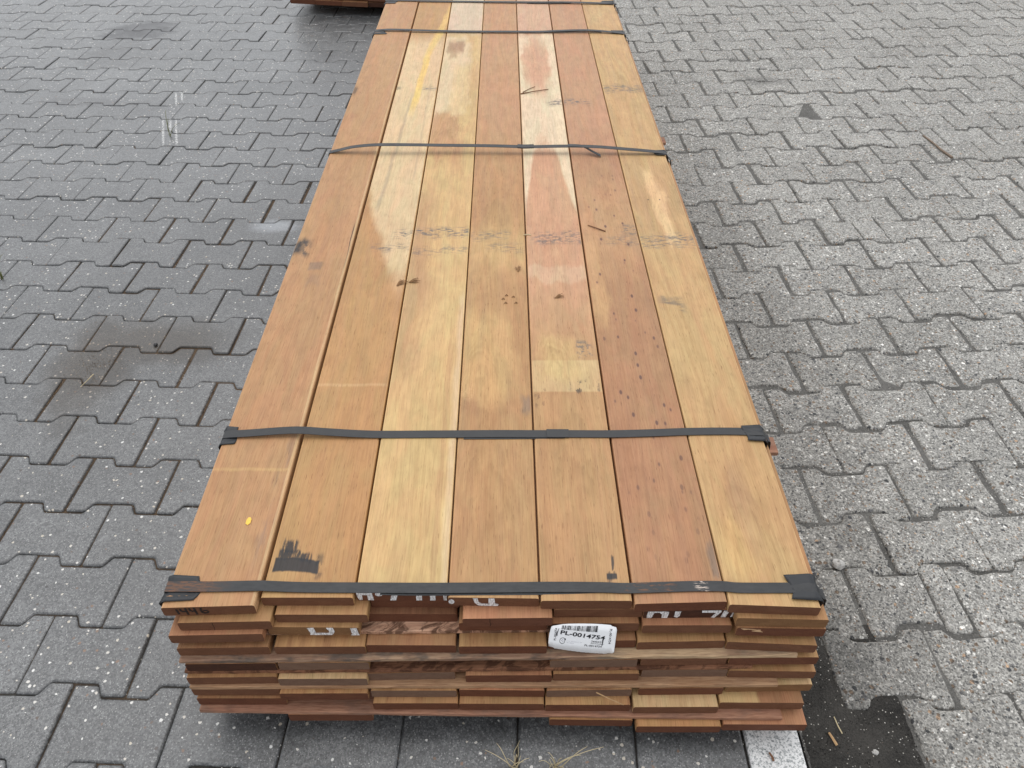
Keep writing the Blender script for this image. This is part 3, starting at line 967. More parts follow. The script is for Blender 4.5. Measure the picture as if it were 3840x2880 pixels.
def strap(yl, yr, top, mat):
    """top: list of (x, height above the boards, y shift); closed round the bundle"""
    def yy(x):
        return yl + (yr - yl) * (x + .545) / 1.04
    pts = [(x, yy(x), z) for x, z in SIDE_L]
    pts += [(x, yy(x) + dy, .3042 + h) for x, h, dy in top]
    pts += [(x, yy(x), z) for x, z in SIDE_R]
    path = smooth_path(pts, 4)
    path += [Vector((.512, yy(.5), .0415)), Vector((-.545, yy(-.54), .0415)), path[0].copy()]
    ym = (yl + yr) / 2
    V, F = ribbon([Vector((p.x, p.y - ym, p.z)) for p in path], SWD, STH)
    return obj('strap', V, F, mat, bundle, loc=Vector((0, ym, 0)) - OFF)


def guard(st, x, ym, side, wl=.030, wd=.046, shift=0.0, seed=1, crumple=.0022, drop=.035):
    """folded rubber pad between strap and board edge; local to the strap (origin x=0, y=strap centre)"""
    r = random.Random(seed)
    V, F = [], []
    nu, nv = 14, 9
    x0 = x
    for i in range(nu + 1):
        s = i / nu * (wl + drop)
        for j in range(nv + 1):
            q = j / nv - .5
            wdt = wd * (1 - .12 * max(0, 1 - s / wl)) if s < wl else wd * (1.0 - .25 * (s - wl) / drop)
            y = q * wdt + shift
            bump_ = crumple * math.sin(q * 13 + seed) * min(1, s / wl) + r.gauss(0, .00025)
            lift = .0016 if abs(q) > .30 else .0
            if s < wl:
                px_, pz_ = x0 - side * (wl - s) * (1 + .10 * math.sin(q * 5 + seed)), .3050 + lift + bump_ * .55
            else:
                px_, pz_ = x0 + side * (.0022 + lift + abs(bump_)), .3030 - (s - wl)
            if abs(s - wl) < .003:
                px_ -= side * .001
            V.append((px_, y, pz_))
    for i in range(nu):
        for j in range(nv):
            a = i * (nv + 1) + j
            F.append((a, a + 1, a + nv + 2, a + nv + 1) if side < 0 else (a + nv + 1, a + nv + 2, a + 1, a))
    o = obj('corner_guard', V, F, M_RUB, st, smooth=True)
    md = o.modifiers.new('thick', 'SOLIDIFY')
    md.thickness = .0012
    md.offset = 0
    return o


def flat_top(bumps):
    return bumps


# nearest strap
s1 = strap(.6985, .6892, [(-.540, .0030, 0), (-.47, .0034, 0), (-.402, .0030, .0018), (-.385, .0022, .0018), (-.33, .0008, .0004), (-.25, .0006, 0), (-.17, .0012, -.0008), (-.10, .0012, -.0008), (0, .0008, .0006),
                          (.08, .0012, .0012), (.15, .0014, .0004), (.19, .0012, -.001), (.26, .0012, .0016), (.30, .001, .003), (.345, .0010, .0028), (.37, .0006, .0004), (.43, .0004, .0004), (.47, .0010, 0), (.490, .0012, -.0016)], M_RUST)
guard(s1, -.5480, 0, -1, .052, .050, .002, 2, .0016, .030)
guard(s1, .4945, 0, 1, .044, .050, -.003, 5, .0024, .036)
tl = smooth_path([(-.205, -.0022, .3032), (-.15, -.0036, .3028), (-.02, -.0040, .3028), (.08, -.0036, .3032), (.16, -.001, .3040)], 5)
V, F = ribbon(tl, .017, .0009)
obj('strap_tail', V, F, M_ST, s1)
# second strap
s2 = strap(1.036, 1.0375, [(-.540, .0030, .001), (-.50, .006, .001), (-.43, .0095, .004), (-.395, .0098, .004), (-.34, .0060, .002), (-.26, .0014, 0), (-.15, .0008, 0), (-.02, .0008, 0), (.05, .0008, -.001), (.12, .0012, -.002), (.2, .0012, -.003),
                           (.28, .0012, -.001), (.34, .0008, .002), (.40, .0006, .003), (.45, .0006, .002), (.490, .0012, -.001)], M_ST)
guard(s2, -.5480, 0, -1, .026, .050, -.002, 3, .0014, .034)
guard(s2, .4945, 0, 1, .036, .044, -.003, 6, .0020, .034)
V, F = ribbon(smooth_path([(-.085, -.0035, .3038), (.0, -.0035, .3036), (.11, -.003, .3040)], 6), SWD, .0009)
obj('strap_tail', V, F, M_ST, s2)
V, F = ribbon(smooth_path([(.075, -.001, .3064), (.10, -.0018, .3068), (.118, -.0018, .3066)], 4), SWD + .0022, .0018)
obj('strap_seal', V, F, M_ST, s2)
# third strap stands proud of the boards
s3 = strap(2.252, 2.238, [(-.540, .0030, 0), (-.515, .009, 0), (-.47, .0185, .002), (-.40, .024, .004), (-.30, .0235, .006), (-.18, .022, .006), (-.06, .021, .006), (.02, .0195, .005), (.055, .0185, .004), (.10, .0195, .004), (.2, .021, .005), (.28, .0195, .004),
                          (.36, .014, .002), (.44, .008, 0), (.490, .0022, 0)], M_ST)
guard(s3, .4945, 0, 1, .034, .034, -.006, 8, .0020, .030)
V, F = ribbon(smooth_path([(.19, .006, .3262), (.235, .002, .3250), (.262, -.012, .3160), (.290, -.026, .3070)], 4), .015, .0010)
obj('strap_tail', V, F, M_ST, s3)
V, F = ribbon(smooth_path([(.035, .004, .3245), (.055, .003, .3236), (.085, .004, .3240)], 4), SWD + .003, .0034)
obj('strap_seal', V, F, M_RUST, s3)
# fourth and fifth straps
s4 = strap(3.386, 3.343, [(-.540, .0030, 0), (-.48, .007, 0), (-.40, .006, 0), (-.2, .004, -.004), (0, .004, .0), (.13, .004, .002), (.22, .006, .010), (.33, .008, .016), (.42, .005, .012), (.490, .0018, 0)], M_ST)
guard(s4, -.5480, 0, -1, .050, .038, -.006, 9, .0022, .034)
guard(s4, .4945, 0, 1, .050, .040, -.004, 11, .0022, .034)
V, F = ribbon(smooth_path([(.16, -.006, .3075), (.24, -.002, .3080), (.34, .004, .3082), (.40, -.004, .3070)], 4), .016, .0012)
obj('strap_tail', V, F, M_ST, s4)
s5 = strap(3.800, 3.745, [(-.540, .0030, 0), (-.45, .004, 0), (-.2, .003, 0), (.1, .004, 0), (.3, .005, .004), (.490, .0018, 0)], M_ST)
guard(s5, -.5480, 0, -1, .050, .036, 0, 12, .0022, .034)
guard(s5, .4945, 0, 1, .055, .040, -.006, 14, .0022, .034)
V, F = ribbon(smooth_path([(.10, -.012, .3060), (.18, -.016, .3070), (.30, -.012, .3064)], 4), .016, .0012)
obj('strap_tail', V, F, M_ST, s5)


# ------------------------------------------------------------------ paint marks and writing on the board ends
def chalk_mat():
    n = NT('white_brushed_paint')
    tc = n.node('ShaderNodeTexCoord').outputs['Object']
    f = n.noise(n.vm('MULTIPLY', tc, (500, 500, 160)), 1.0, 4, .65)
    c = n.mix(n.mr(f, .38, .62), (.40, .38, .37), (.78, .78, .79))
    return n.done(c, .7, .3, f, .2, .0005)


M_WHITE = chalk_mat()
M_INK = plain('black_marker_ink', (.018, .014, .013), .6, .3)


def on_end(la, co, polys, mat, name):
    """polygons in (u 0..1 across, v 0..1 down) of the board's front end"""
    o, w, ang = BO[la, co]
    for pl in polys:
        n_ = len(pl)
        V = [((u - .5) * w, math.tan(ang) * (u - .5) * w + e, TM * (1 - v)) for e in (-.0007, .0002) for u, v in pl]
        F = [tuple(range(n_ - 1, -1, -1))] + [(i, (i + 1) % n_, n_ + (i + 1) % n_, n_ + i) for i in range(n_)]
        obj(name, V, F, mat, o)


def rough_poly(p, k=3, a=.006, seed=0):
    r = random.Random(seed)
    out = []
    for i, q in enumerate(p):
        s = p[(i + 1) % len(p)]
        for j in range(k):
            t = j / k
            out.append((q[0] + (s[0] - q[0]) * t + r.gauss(0, a * .4), min(.97, max(.02, q[1] + (s[1] - q[1]) * t + r.gauss(0, a * 2)))))
    return out


def blob(cx, cy, rx, ry, n_=12):
    return [(cx + rx * math.cos(i * math.tau / n_), min(.97, max(.02, cy + ry * math.sin(i * math.tau / n_)))) for i in range(n_)]


P1 = [[(.0, .05), (.178, .05), (.184, .94), (.122, .94), (.117, .30), (.064, .30), (.060, .90), (.020, .90)], [(.385, .35), (.455, .35), (.43, .95), (.365, .95)],
      [(.657, .38), (.724, .38), (.720, .97), (.657, .97)], [(.81, .38), (.87, .38), (.868, .97), (.812, .97)], [(.958, .38), (.996, .38), (.993, .97), (.960, .97)]]
on_end(1, 3, [rough_poly(p, 3, .004, i) for i, p in enumerate(P1)] + [blob(.25, .22, .042, .22)], M_WHITE, 'paint_stroke')
P2 = [[(.274, .06), (.325, .06), (.335, .50), (.37, .72), (.445, .72), (.445, .06), (.512, .06), (.515, .66), (.555, .76), (.545, .95), (.40, .96), (.33, .90), (.29, .60)]]
on_end(1, 4, [rough_poly(p, 3, .003, 9) for p in P2] + [blob(.034, .50, .032, .27)], M_WHITE, 'paint_stroke')
P3 = [[(.045, .15), (.235, .15), (.278, .20), (.272, .95), (.205, .95), (.205, .50), (.175, .28), (.118, .28), (.095, .95), (.040, .95)], [(.345, .15), (.41, .15), (.405, .70), (.38, .92), (.345, .80)],
      [(.640, .08), (.855, .08), (.855, .30), (.80, .95), (.758, .95), (.805, .33), (.645, .30)], [(.885, .10), (.945, .10), (.92, .92), (.868, .92)], [(.985, .30), (.998, .30), (.998, .85), (.975, .90)]]
on_end(2, 6, [rough_poly(p, 3, .003, 20 + i) for i, p in enumerate(P3)], M_WHITE, 'paint_stroke')
P4 = [[(.435, .10), (.505, .05), (.515, .72), (.655, .72), (.67, .50), (.645, .05), (.715, .05), (.725, .55), (.69, .95), (.45, .96), (.455, .70)], [(.905, .08), (.975, .05), (.985, .90), (.995, .96), (.895, .97), (.912, .85)]]
on_end(3, 2, [rough_poly(p, 3, .003, 40 + i) for i, p in enumerate(P4)], M_WHITE, 'paint_stroke')


def stroke(pts, w):
    """thin band polygon along a polyline in (u, v); u is 6.2 times longer than v"""
    L, Rr = [], []
    for i, p in enumerate(pts):
        a, b = pts[max(0, i - 1)], pts[min(len(pts) - 1, i + 1)]
        tx, ty = (b[0] - a[0]) * 6.2, b[1] - a[1]
        l = math.hypot(tx, ty) or 1
        nx, ny = -ty / l * w / 6.2, tx / l * w
        L.append((p[0] + nx, p[1] + ny))
        Rr.append((p[0] - nx, p[1] - ny))
    return [L + Rr[::-1]]


DIG = [[(.156, .22), (.163, .5), (.166, .80)], [(.200, .18), (.204, .42), (.222, .52), (.262, .44)], [(.258, .10), (.260, .5), (.263, .90)],
       [(.298, .14), (.302, .40), (.320, .50), (.362, .40)], [(.352, .06), (.355, .5), (.359, .92)], [(.424, .12), (.416, .40), (.420, .66), (.448, .76), (.480, .72), (.492, .56), (.470, .44), (.440, .48), (.424, .60)]]
polys = []
for dg in DIG:
    polys += stroke(dg, .062)
on_end(1, 1, polys, M_INK, 'ink_stroke')

# splintered chip on the end of a right-hand board
on_end(3, 7, [[(.04, .08), (.18, .14), (.22, .20), (.12, .18), (.08, .24)], [(.17, .38), (.24, .20), (.27, .22), (.26, .34), (.30, .50), (.24, .46)]], plain('fresh_splinter', (.55, .36, .20)), 'splinter')

# ------------------------------------------------------------------ label stapled to the board ends
O_ = Vector((.06389706, .64185946, .21786486))
EX = Vector((.98497164, -.04962961, -.16543204))
EZ = Vector((.17271612, .28302952, .94343173))
EN = EX.cross(EZ).normalized()       # towards the camera
M_LABEL = plain('white_label_film', (.90, .91, .93), .35, .5, .02, 20)
M_PRINT = plain('black_print', (.012, .012, .016), .5, .3, .1)
M_GREYP = plain('grey_print', (.42, .42, .48), .5, .3, .1)
MW = Matrix((( EX.x, EN.x * -1, EZ.x, O_.x), (EX.y, -EN.y, EZ.y, O_.y), (EX.z, -EN.z, EZ.z, O_.z), (0, 0, 0, 1)))


def bend(x, z):
    """y offset (local, negative towards the viewer) of the label at x, z in metres"""
    return -.0018 * math.sin(max(0, min(1, (x + .003) / .112)) * math.pi) - .0022 * max(0, (z - .045) / .014) ** 2 * 0


outline = [(0, 0), (1.5, -2), (8.9, -2.6), (11, -4.5)]
for i in range(24):
    outline.append((11 + 88.9 * (i + .3) / 24, -4.5 + 2.1 * max(0, (i - 12) / 12) + (.35 if i % 2 else -.25)))
outline += [(100.6, -.8), (107.9, -.4), (109.7, 1.8), (106.5, 27), (103.3, 52.1), (101.2, 55.4), (92.9, 57.2), (91.4, 59.1), (78, 58.9), (65, 58), (51, 56.2), (38.1, 53.9), (26, 51.4), (14.9, 48.3), (5.8, 44.2), (-1.8, 40.8), (-2.7, 38.2), (-2.5, 21.6)]
# fan of vertical strips: build as upper and lower chains sampled over x
xs = [-2.5 + i * (112.0 / 56) for i in range(57)]


def chain(x, lower):
    ys = []
    N = len(outline)
    for i in range(N):
        a, b = outline[i], outline[(i + 1) % N]
        if (a[0] - x) * (b[0] - x) <= 0 and abs(a[0] - b[0]) > 1e-6:
            ys.append(a[1] + (b[1] - a[1]) * (x - a[0]) / (b[0] - a[0]))
    return (min(ys) if lower else max(ys)) if ys else 20.0


V, F = [], []
for x in xs:
    lo, hi = chain(x, True), chain(x, False)
    for k in range(5):
        z = lo + (hi - lo) * k / 4
        V.append((x / 1000, bend(x / 1000, z / 1000), z / 1000))
for i in range(len(xs) - 1):
    for k in range(4):
        a = i * 5 + k
        F.append((a, a + 5, a + 6, a + 1))
lab = obj('label', V, F, M_LABEL, bundle, smooth=True)
lab.matrix_local = Matrix.Translation(-OFF) @ MW
md = lab.modifiers.new('thick', 'SOLIDIFY')
md.thickness = .0003
md.offset = 0


def flat(name, polys, mat, dy=-.0006):
    V, F = [], []
    for p in polys:
        b = len(V)
        V += [(x / 1000, bend(x / 1000, z / 1000) + dy, z / 1000) for x, z in p]
        F.append(tuple(range(b, b + len(p))))
    return obj(name, V, F, mat, lab)


def text(name, s, x0, z0, x1, z1, h, mat, bold=0.0):
    """lettering from (x0,z0) to (x1,z1) along its baseline, letters h mm high"""
    cu = bpy.data.curves.new('t', 'FONT')
    cu.body = s
    cu.offset = bold
    cu.resolution_u = 3
    to = bpy.data.objects.new('t', cu)
    COL.objects.link(to)
    bpy.context.view_layer.update()
    me = bpy.data.meshes.new_from_object(to.evaluated_get(bpy.context.evaluated_depsgraph_get()))
    bpy.data.objects.remove(to)
    xa = min(v.co.x for v in me.vertices)
    xb = max(v.co.x for v in me.vertices)
    ya = min(v.co.y for v in me.vertices)
    yb = max(v.co.y for v in me.vertices)
    dx, dz = x1 - x0, z1 - z0
    L = math.hypot(dx, dz)
    ux, uz = dx / L, dz / L
    for v in me.vertices:
        a = (v.co.x - xa) / (xb - xa) * L
        b = (v.co.y - ya) / (yb - ya) * h
        x, z = x0 + ux * a - uz * b, z0 + uz * a + ux * b
        v.co = (x / 1000, bend(x / 1000, z / 1000) - .0007, z / 1000)
    me.materials.append(mat)
    me.name = name
    return link(name, me, lab)


text('printed_code', 'PL-0014754', 14.5, 27.4, 88.0, 26.7, 8.6, M_PRINT, .022)
text('printed_code', 'PL-0014754', 58.2, 9.7, 86.8, 10.1, 4.0, M_PRINT, .004)
text('printed_code', 'PL-0014754', 10.2, 13.2, 7.6, 38.8, 3.6, M_PRINT, .002)
text('printed_code', 'PL-0014754', 91.8, 51.0, 96.0, 19.2, 3.9, M_PRINT, .002)
text('printed_date', '24/03/2', 67.1, 19.3, 84.0, 19.4, 3.7, M_PRINT, .004)
text('small_print', 'sre M.L. Wihupimng oor . 393', 27.1, 14.4, 52.7, 15.3, 1.7, M_GREYP)
text('small_print', 'TEL. 493537', 27.8, 11.2, 40.3, 11.5, 1.7, M_GREYP)
flat('underline', [[(67, 16.7), (88.7, 16.6), (88.7, 17.3), (67, 17.4)]], M_PRINT)
rbar = random.Random(12)
bars = []
x = 14.5
while x < 73.2:
    w = rbar.choice((.35, .5, .5, .8, 1.1, 1.5))
    t0, t1 = (x - 14.5) / 59, (x + w - 14.5) / 59
    bars.append([(x, 37.9 + 3.6 * t0), (x + w, 37.9 + 3.6 * t1), (x + w - 1.6 * t1, 45.9 + 9.3 * t1), (x - 1.6 * t0, 45.9 + 9.3 * t0)])
    x += w + rbar.choice((.4, .5, .7, 1.0, 1.3))
flat('barcode', bars, M_PRINT)
arc = []
for i in range(20):
    a, b = R(50 + i * 14.2), R(50 + (i + 1) * 14.2)
    arc.append([(20.9 + r_ * math.cos(q), 14.6 + r_ * 1.38 * math.sin(q)) for r_, q in ((4.1, a), (4.1, b), (4.75, b), (4.75, a))])
arc.append([(23.2, 17.2), (25.9, 16.9), (24.8, 21.0)])
arc.append([(24.2, 12.5), (24.9, 12.4), (25.0, 17.4), (24.3, 17.4)])
flat('round_logo', arc, M_PRINT)
flat('logo_sketch', [[(18.6, 14.4), (20.6, 17.8), (21.3, 17.4), (19.5, 14.0)], [(20.4, 12.6), (22.2, 15.0), (22.8, 14.2), (21.2, 12.2)]], M_GREYP)
M_PEN = plain('grey_pen', (.11, .11, .12))
flat('pen_scribble', [[(84.3, 27.4), (85.6, 29.2), (86.6, 28.8), (87.3, 17.6), (86.9, 13.9), (86.0, 14.2), (85.6, 18.6), (84.9, 22.0)]], M_PEN)
flat('pen_scribble', [[(7.6, 26.5), (10.8, 38.6), (9.8, 39.0), (9.9, 34), (10.8, 22.4), (10.1, 22.2)]], M_PEN)

# ------------------------------------------------------------------ second bundle in the background
rot2 = R(-8.8)
b2 = thing('timber_bundle', 'dark red-brown board ends of a second bundle, cut off by the top left edge', 'timber bundle', (-1.213, 4.66, 0), (0, 0, rot2))
sh = {}
for k, (wd, eg) in enumerate((('dark', 'b'), ('red', 'b'), ('brown', 'a'), ('dark', 'k'))):
    V, F, mi = board_mesh(.148, 2.6, TM, 0, .003)
    o = obj('board', V, F, [WOOD[wd], EG[eg]], b2, mi, loc=(.076 + k * .151, rb.uniform(-.004, .006), .050))
    sh[k] = o.data
for la in range(9):
    for co in range(7):
        if la == 0 and co < 4:
            continue
        link('board', sh[rb.randrange(4)], b2, (.076 + co * .151 + rb.uniform(-.004, .004), rb.uniform(.004, .018) if la else rb.uniform(-.004, .006), .050 + la * T + (.006 if la > 0 else 0)))
for yy in (.35, 1.3, 2.2):
    V, F, mi = board_mesh(.075, 1.04, .0496, 0, .002)
    obj('bearer', V, F, [WOOD['dark'], EG['a']], b2, mi, loc=(.004, yy, .0002), rot=(0, 0, R(-90)))

# ------------------------------------------------------------------ small loose things
M_STRAW = plain('dry_straw', (.50, .42, .26), .6, .3, .3, 90)
M_TWIG = plain('brown_twig', (.17, .085, .045), .7, .2, .4, 140)
M_CHIP = plain('wood_chip', (.42, .27, .14), .7, .2, .3, 140)
M_SCALE = plain('dry_bud_scale', (.24, .135, .065), .7, .2, .4, 160)
M_LEAF = plain('yellow_leaf', (.80, .50, .07), .5, .4, .15, 120)
M_STONE = plain('broken_concrete', (.42, .41, .39), .85, .2, .5, 130)
M_BLACK = plain('black_pebble', (.03, .03, .032), .4, .5)
M_GREEN = plain('weed_green', (.12, .13, .045), .6, .3, .4, 90)
TOPZ = .303


def tube(pts, r0, r1, n_=5):
    V, F = [], []
    N = len(pts)
    for i, p in enumerate(pts):
        p = Vector(p)
        tdir = (Vector(pts[min(N - 1, i + 1)]) - Vector(pts[max(0, i - 1)])).normalized()
        a = tdir.cross(Vector((.3, .2, 1))).normalized()
        b = tdir.cross(a)
        r = r0 + (r1 - r0) * i / (N - 1)
        for k in range(n_):
            an = k * math.tau / n_
            V.append(p + (a * math.cos(an) + b * math.sin(an)) * r)
    for i in range(N - 1):
        for k in range(n_):
            F.append((i * n_ + k, i * n_ + (k + 1) % n_, (i + 1) * n_ + (k + 1) % n_, (i + 1) * n_ + k))
    F.append(tuple(range(n_ - 1, -1, -1)))
    F.append(tuple(range((N - 1) * n_, N * n_)))
    return V, F


def rock(name, loc, size, mat, seed, label, cat):
    r = random.Random(seed)
    V, F = [], []
    nu, nv = 9, 6
    for j in range(nv + 1):
        ph = -math.pi / 2 + math.pi * j / nv
        for i in range(nu):
            th = i * math.tau / nu
            k = 1 + .22 * mnoise.noise(Vector((math.cos(th) * 1.7 + seed, math.sin(th) * 1.7, ph * 1.3))) + r.gauss(0, .07)
            V.append((size[0] * k * math.cos(th) * math.cos(ph), size[1] * k * math.sin(th) * math.cos(ph), size[2] * (k * math.sin(ph) + .72)))
    for j in range(nv):
        for i in range(nu):
            F.append((j * nu + i, j * nu + (i + 1) % nu, (j + 1) * nu + (i + 1) % nu, (j + 1) * nu + i))
    return tag(obj(name, V, F, mat, loc=loc), label, cat)


rock('stone', (.694, .938, -.001), (.0150, .0115, .0105), M_STONE, 3, 'pale broken concrete lump on the joint just right of the nearest strap', 'stone')
rock('stone', (-.99, 1.685, -.001), (.006, .006, .005), M_BLACK, 5, 'small black pebble on the stained left paver', 'stone')
rock('stone', (.638, .556, -.004), (.006, .0045, .004), M_STONE, 8, 'small grey stone lying in the black dirt', 'stone')

# yellow leaf flake
V = [(0, -.008, .0006), (.004, -.004, .0012), (.0045, .003, .0022), (.002, .008, .0012), (-.002, .0085, .0008), (-.004, .002, .0018), (-.0042, -.005, .0010)]
lf = obj('leaf', V + [(x, y, z - .0005) for x, y, z in V], [tuple(range(7)), tuple(range(13, 6, -1))] + [(i, 7 + i, 7 + (i + 1) % 7, (i + 1) % 7) for i in range(7)], M_LEAF, loc=(-.449, .829, TOPZ + .0022))
tag(lf, 'small yellow leaf flake on the leftmost top board', 'leaf')


def stick(name, pts, r0, r1, mat, label, cat, n_=5):
    c = Vector(pts[0])
    V, F = tube([Vector(p) - c for p in pts], r0, r1, n_)
    return tag(obj(name, V, F, mat, loc=c), label, cat)


stick('wood_splinter', [(.052, 2.708, TOPZ + .0025), (.095, 2.722, TOPZ + .0050), (.152, 2.748, TOPZ + .0032)], .0022, .0014, M_TWIG, 'longer dark splinter lying across the pale fifth board', 'splinter')
stick('wood_splinter', [(.060, 2.722, TOPZ + .0025), (.085, 2.75, TOPZ + .004), (.105, 2.775, TOPZ + .0022)], .0016, .0010, M_TWIG, 'shorter thin splinter beside the dark one on the pale fifth board', 'splinter')
stick('twig', [(.218, 1.812, TOPZ + .002), (.238, 1.796, TOPZ + .003), (.262, 1.780, TOPZ + .002)], .0013, .0018, M_TWIG, 'thin brown twig on the sixth board beyond the middle', 'twig')
stick('wood_splinter', [(.146, .6055, .1270), (.168, .5985, .1190), (.192, .5925, .1085)], .0011, .0007, M_CHIP, 'pale splinter hanging across the lower board ends', 'splinter')
stick('twig', [(1.718, 3.02, .004), (1.728, 2.95, .006), (1.735, 2.88, .006), (1.752, 2.82, .004)], .0035, .0050, plain('grey_twig', (.20, .15, .11), .7), 'brown twig lying on the right-hand pavers', 'twig')
stick('straw_blade', [(-1.115, 1.56, .003), (-1.118, 1.535, .006), (-1.130, 1.512, .002)], .0015, .0008, M_STRAW, 'pale dry blade on the dark stain of the left pavers', 'straw')
stick('straw_blade', [(.585, .618, .001), (.586, .60, .003), (.590, .588, .001)], .0009, .0012, M_STRAW, 'short straw standing in the dirt beside the lowest boards', 'straw')
stick('wood_chip', [(.567, .590, .0005), (.570, .580, .0015), (.574, .568, .0005)], .0020, .0026, M_CHIP, 'light brown wood chip on the black dirt', 'wood chip')
stick('wood_chip', [(.452, .556, .0014), (.455, .549, .0020), (.456, .542, .0014)], .0018, .0022, M_TWIG, 'dark red bark chip on the white-painted block', 'wood chip')
stick('wood_chip', [(.045, 1.765, TOPZ + .0012), (.055, 1.766, TOPZ + .0016), (.064, 1.764, TOPZ + .0012)], .0016, .0018, M_STRAW, 'tiny cream chip on the fifth board', 'wood chip')


def tuft(loc, n_, size, spread, ang, label, seed, mat=M_SCALE):
    """fan-shaped bud scale: slivers spreading from one point"""
    r = random.Random(seed)
    t = thing('bud_scale', label, 'bud scale', loc, (0, 0, ang), 'dry bud scales on the boards')
    for i in range(n_):
        a = (i / (n_ - 1) - .5) * spread
        L = size * r.uniform(.75, 1.1)
        p = [(0, 0, .0012), (L * .5 * math.sin(a), L * .5 * math.cos(a), .0024 + r.uniform(0, .002)), (L * math.sin(a), L * math.cos(a), .0014 + r.uniform(0, .004))]
        V, F = tube(p, .0011, .0007, 4)
        obj('scale', V, F, mat, t)
    return t


tuft((-.266, 1.535, TOPZ), 8, .030, .7, R(-40), 'dry fan-shaped bud scale on the second board edge', 1)
tuft((-.238, 1.549, TOPZ), 8, .026, .9, R(-72), 'dry fan-shaped bud scale on the third board edge', 2)
tuft((.028, 1.594, TOPZ), 8, .022, .8, R(0), 'dry bud scale on the right side of the fourth board', 3)
tuft((.113, 1.482, TOPZ), 8, .022, .8, R(-62), 'dry bud scale on the middle of the fifth board', 4)
for i, (x, y) in enumerate(((-.012, 1.478), (-.004, 1.492), (.012, 1.486), (.018, 1.462), (-.006, 1.462))):
    o = stick('bark_crumb', [(x, y, TOPZ + .001), (x + .003, y + .004, TOPZ + .0022), (x + .006, y + .001, TOPZ + .001)], .0011, .0013, M_SCALE, 'tiny bark crumb, one of a scatter on the fourth board', 'crumb')
    o['group'] = 'bark crumbs on the fourth board'


def grass(loc, tips, label, seed, mat=M_STRAW, w=.0011, extra=0):
    r = random.Random(seed)
    t = thing('grass_tuft', label, 'grass tuft', loc)
    tips = list(tips)
    for k in range(extra):
        a = r.uniform(0, math.tau)
        tips.append((.02 * math.cos(a) * r.random(), .015 * math.sin(a), r.uniform(.01, .025)))
    for tx, ty, tz in tips:
        b = (r.gauss(0, .004), r.gauss(0, .003), -.006)
        p = [b, (b[0] + tx * .28, b[1] + ty * .2, tz * .55), (b[0] * .5 + tx * .66, b[1] + ty * .6, tz * .95), (tx, ty, tz)]
        V, F = tube(smooth_path(p, 3), w, w * .35, 4)
        obj('blade', V, F, mat, t)
    return t


grass((.008, .535, 0), [(-.050, .018, .03), (-.030, .025, .04), (.005, .006, .03), (.026, .004, .03), (-.012, .01, .015)], 'dry straw tuft in the joint before the stack, left of two', 1, extra=4)
grass((.075, .534, 0), [(.057, .017, .045), (.084, .014, .05), (.046, .005, .04), (-.010, .010, .04), (-.025, .001, .025), (-.006, .004, .035), (.03, .004, .03)], 'dry straw tuft with long stalks leaning right before the stack', 2, extra=5)
grass((-1.385, 3.045, 0), [(-.03, .10, .07), (-.01, .06, .05), (.04, .04, .04)], 'thin green weed in a joint of the left pavers', 3, M_GREEN, .0016)
grass((-1.585, 2.02, 0), [(-.01, .03, .05), (.01, .05, .06), (-.02, .02, .03)], 'short green grass sprout at the left edge', 4, M_GREEN, .0014, 3)
grass((.012, .561, 0), [(.006, .014, .014), (.003, .010, .012)], 'tiny dry sprig in the joint close under the lowest lath', 5, extra=0, w=.0008)


# ------------------------------------------------------------------ loose grit and soil crumbs
def crumbs(name, spots, mat, label, cat, seed):
    r = random.Random(seed)
    V, F = [], []
    for x, y, z, q in spots:
        b = len(V)
        a = r.uniform(0, math.tau)
        for k in range(4):
            t = a + k * math.tau / 4 + r.uniform(-.3, .3)
            V.append((x + q * math.cos(t) * r.uniform(.6, 1.2), y + q * math.sin(t) * r.uniform(.6, 1.2), z + q * .1 * r.random()))
        V.append((x + q * r.uniform(-.3, .3), y + q * r.uniform(-.3, .3), z + q * r.uniform(.5, 1.0)))
        F += [(b, b + 1, b + 4), (b + 1, b + 2, b + 4), (b + 2, b + 3, b + 4), (b + 3, b, b + 4)]
    o = obj(name, V, F, mat)
    o['kind'] = 'stuff'
    return tag(o, label, cat)


def crumb_mat(name, cols):
    n = NT(name)
    ri = n.node('ShaderNodeNewGeometry').outputs['Random Per Island']
    ramp = n.node('ShaderNodeValToRGB', {'Fac': ri})
    cr = ramp.color_ramp
    cr.interpolation = 'CONSTANT'
    while len(cr.elements) < len(cols):
        cr.elements.new(.5)
    for i, (e, c_) in enumerate(zip(cr.elements, cols)):
        e.position = i / len(cols)
        e.color = (*c_, 1)
    return n.done(ramp.outputs[0], .85, .25)


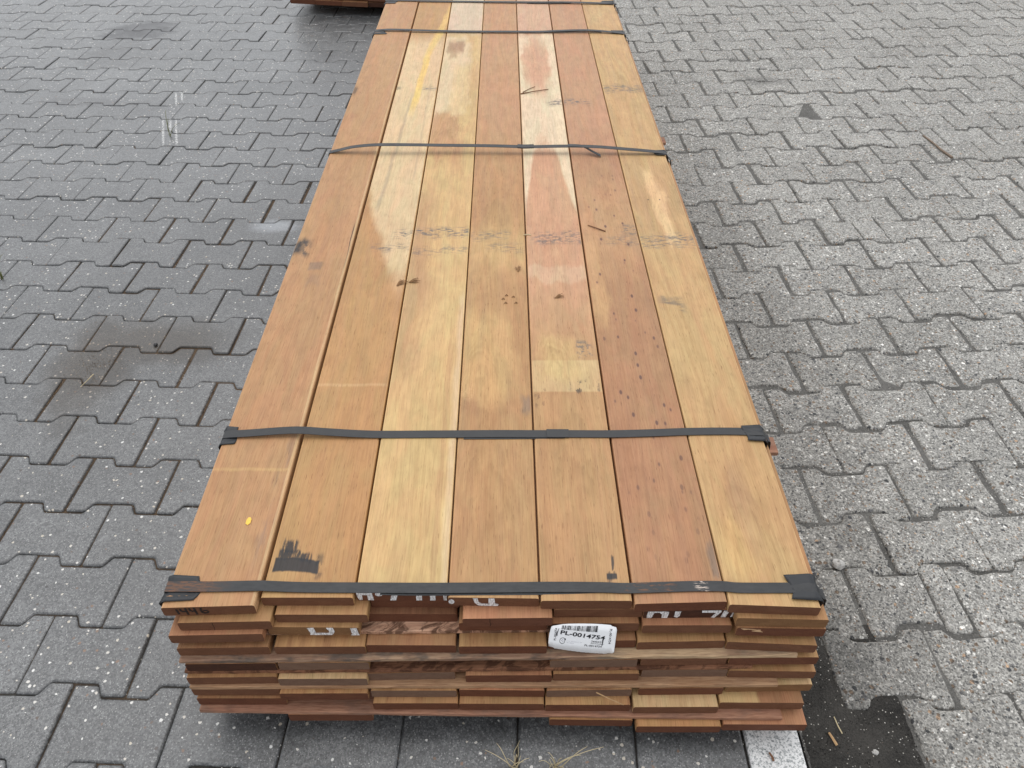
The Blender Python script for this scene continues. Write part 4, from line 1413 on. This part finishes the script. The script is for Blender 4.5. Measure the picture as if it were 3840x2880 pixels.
rg = random.Random(21)
sp = []
while len(sp) < 2600:
    x, y = rg.uniform(.517, .715), rg.uniform(.40, .84)
    if x > .60 and y > .665:
        continue
    sp.append((x, y, -.0040 + rg.random() * .0012, rg.choice((.0008, .0010, .0013, .0018))))
crumbs('grit', sp, crumb_mat('dark_grit', [(.012, .011, .010)] * 8 + [(.030, .028, .026)] * 7 + [(.055, .052, .047)] * 4 + [(.20, .19, .17)]), 'dark crumbly grit over the damp dirt by the white block', 'grit', 4)
sp = [(rg.uniform(.58, 1.0) if rg.random() < .7 else rg.uniform(.6, 2.0), rg.uniform(.45, 3.0), -.0005 + rg.random() * .0006, rg.choice((.0010, .0012, .0016))) for _ in range(1500)]
crumbs('grit', sp, crumb_mat('pale_grit', [(.10, .10, .095), (.22, .21, .20), (.05, .05, .05), (.42, .41, .38), (.16, .12, .09)]), 'loose fine grit scattered over the right-hand pavers', 'grit', 5)
sp = []
th, px_, py_, ph, pc = R(-2.25), .207, .140, .1337, -.0399
for n_ in range(5, 22):
    for m_ in range(-8, 1):
        qx, qy = (m_ + pc + .5 * (n_ % 2)) * px_, (n_ + ph) * py_
        X, Yw = math.cos(th) * qx - math.sin(th) * qy, math.sin(th) * qx + math.cos(th) * qy
        if not (-1.45 < X < -.45 and .9 < Yw < 2.9):
            continue
        k = rg.random()
        for _ in range(int(90 * k * max(0, 1 - abs(Yw - 1.75) / 1.2))):
            u, v = rg.gauss(0, .0022), rg.uniform(-.075, .075)
            sp.append((X + math.cos(th) * u - math.sin(th) * v, Yw + math.sin(th) * u + math.cos(th) * v, -.0042 + rg.random() * .0018, rg.choice((.0010, .0014, .0019))))
for _ in range(420):
    a, r_ = rg.uniform(0, math.tau), abs(rg.gauss(0, .6))
    sp.append((-1.12 + .06 * r_ * math.cos(a) + .06 * rg.gauss(0, .5), 1.60 + .13 * r_ * math.sin(a), 0, rg.choice((.0008, .0011, .0014))))
crumbs('soil_crumbs', sp, crumb_mat('brown_soil', [(.060, .040, .024), (.095, .062, .036), (.14, .095, .055), (.035, .024, .016), (.20, .14, .08)]), 'brown soil crumbs in the joints of the left pavers near the stain', 'soil', 6)
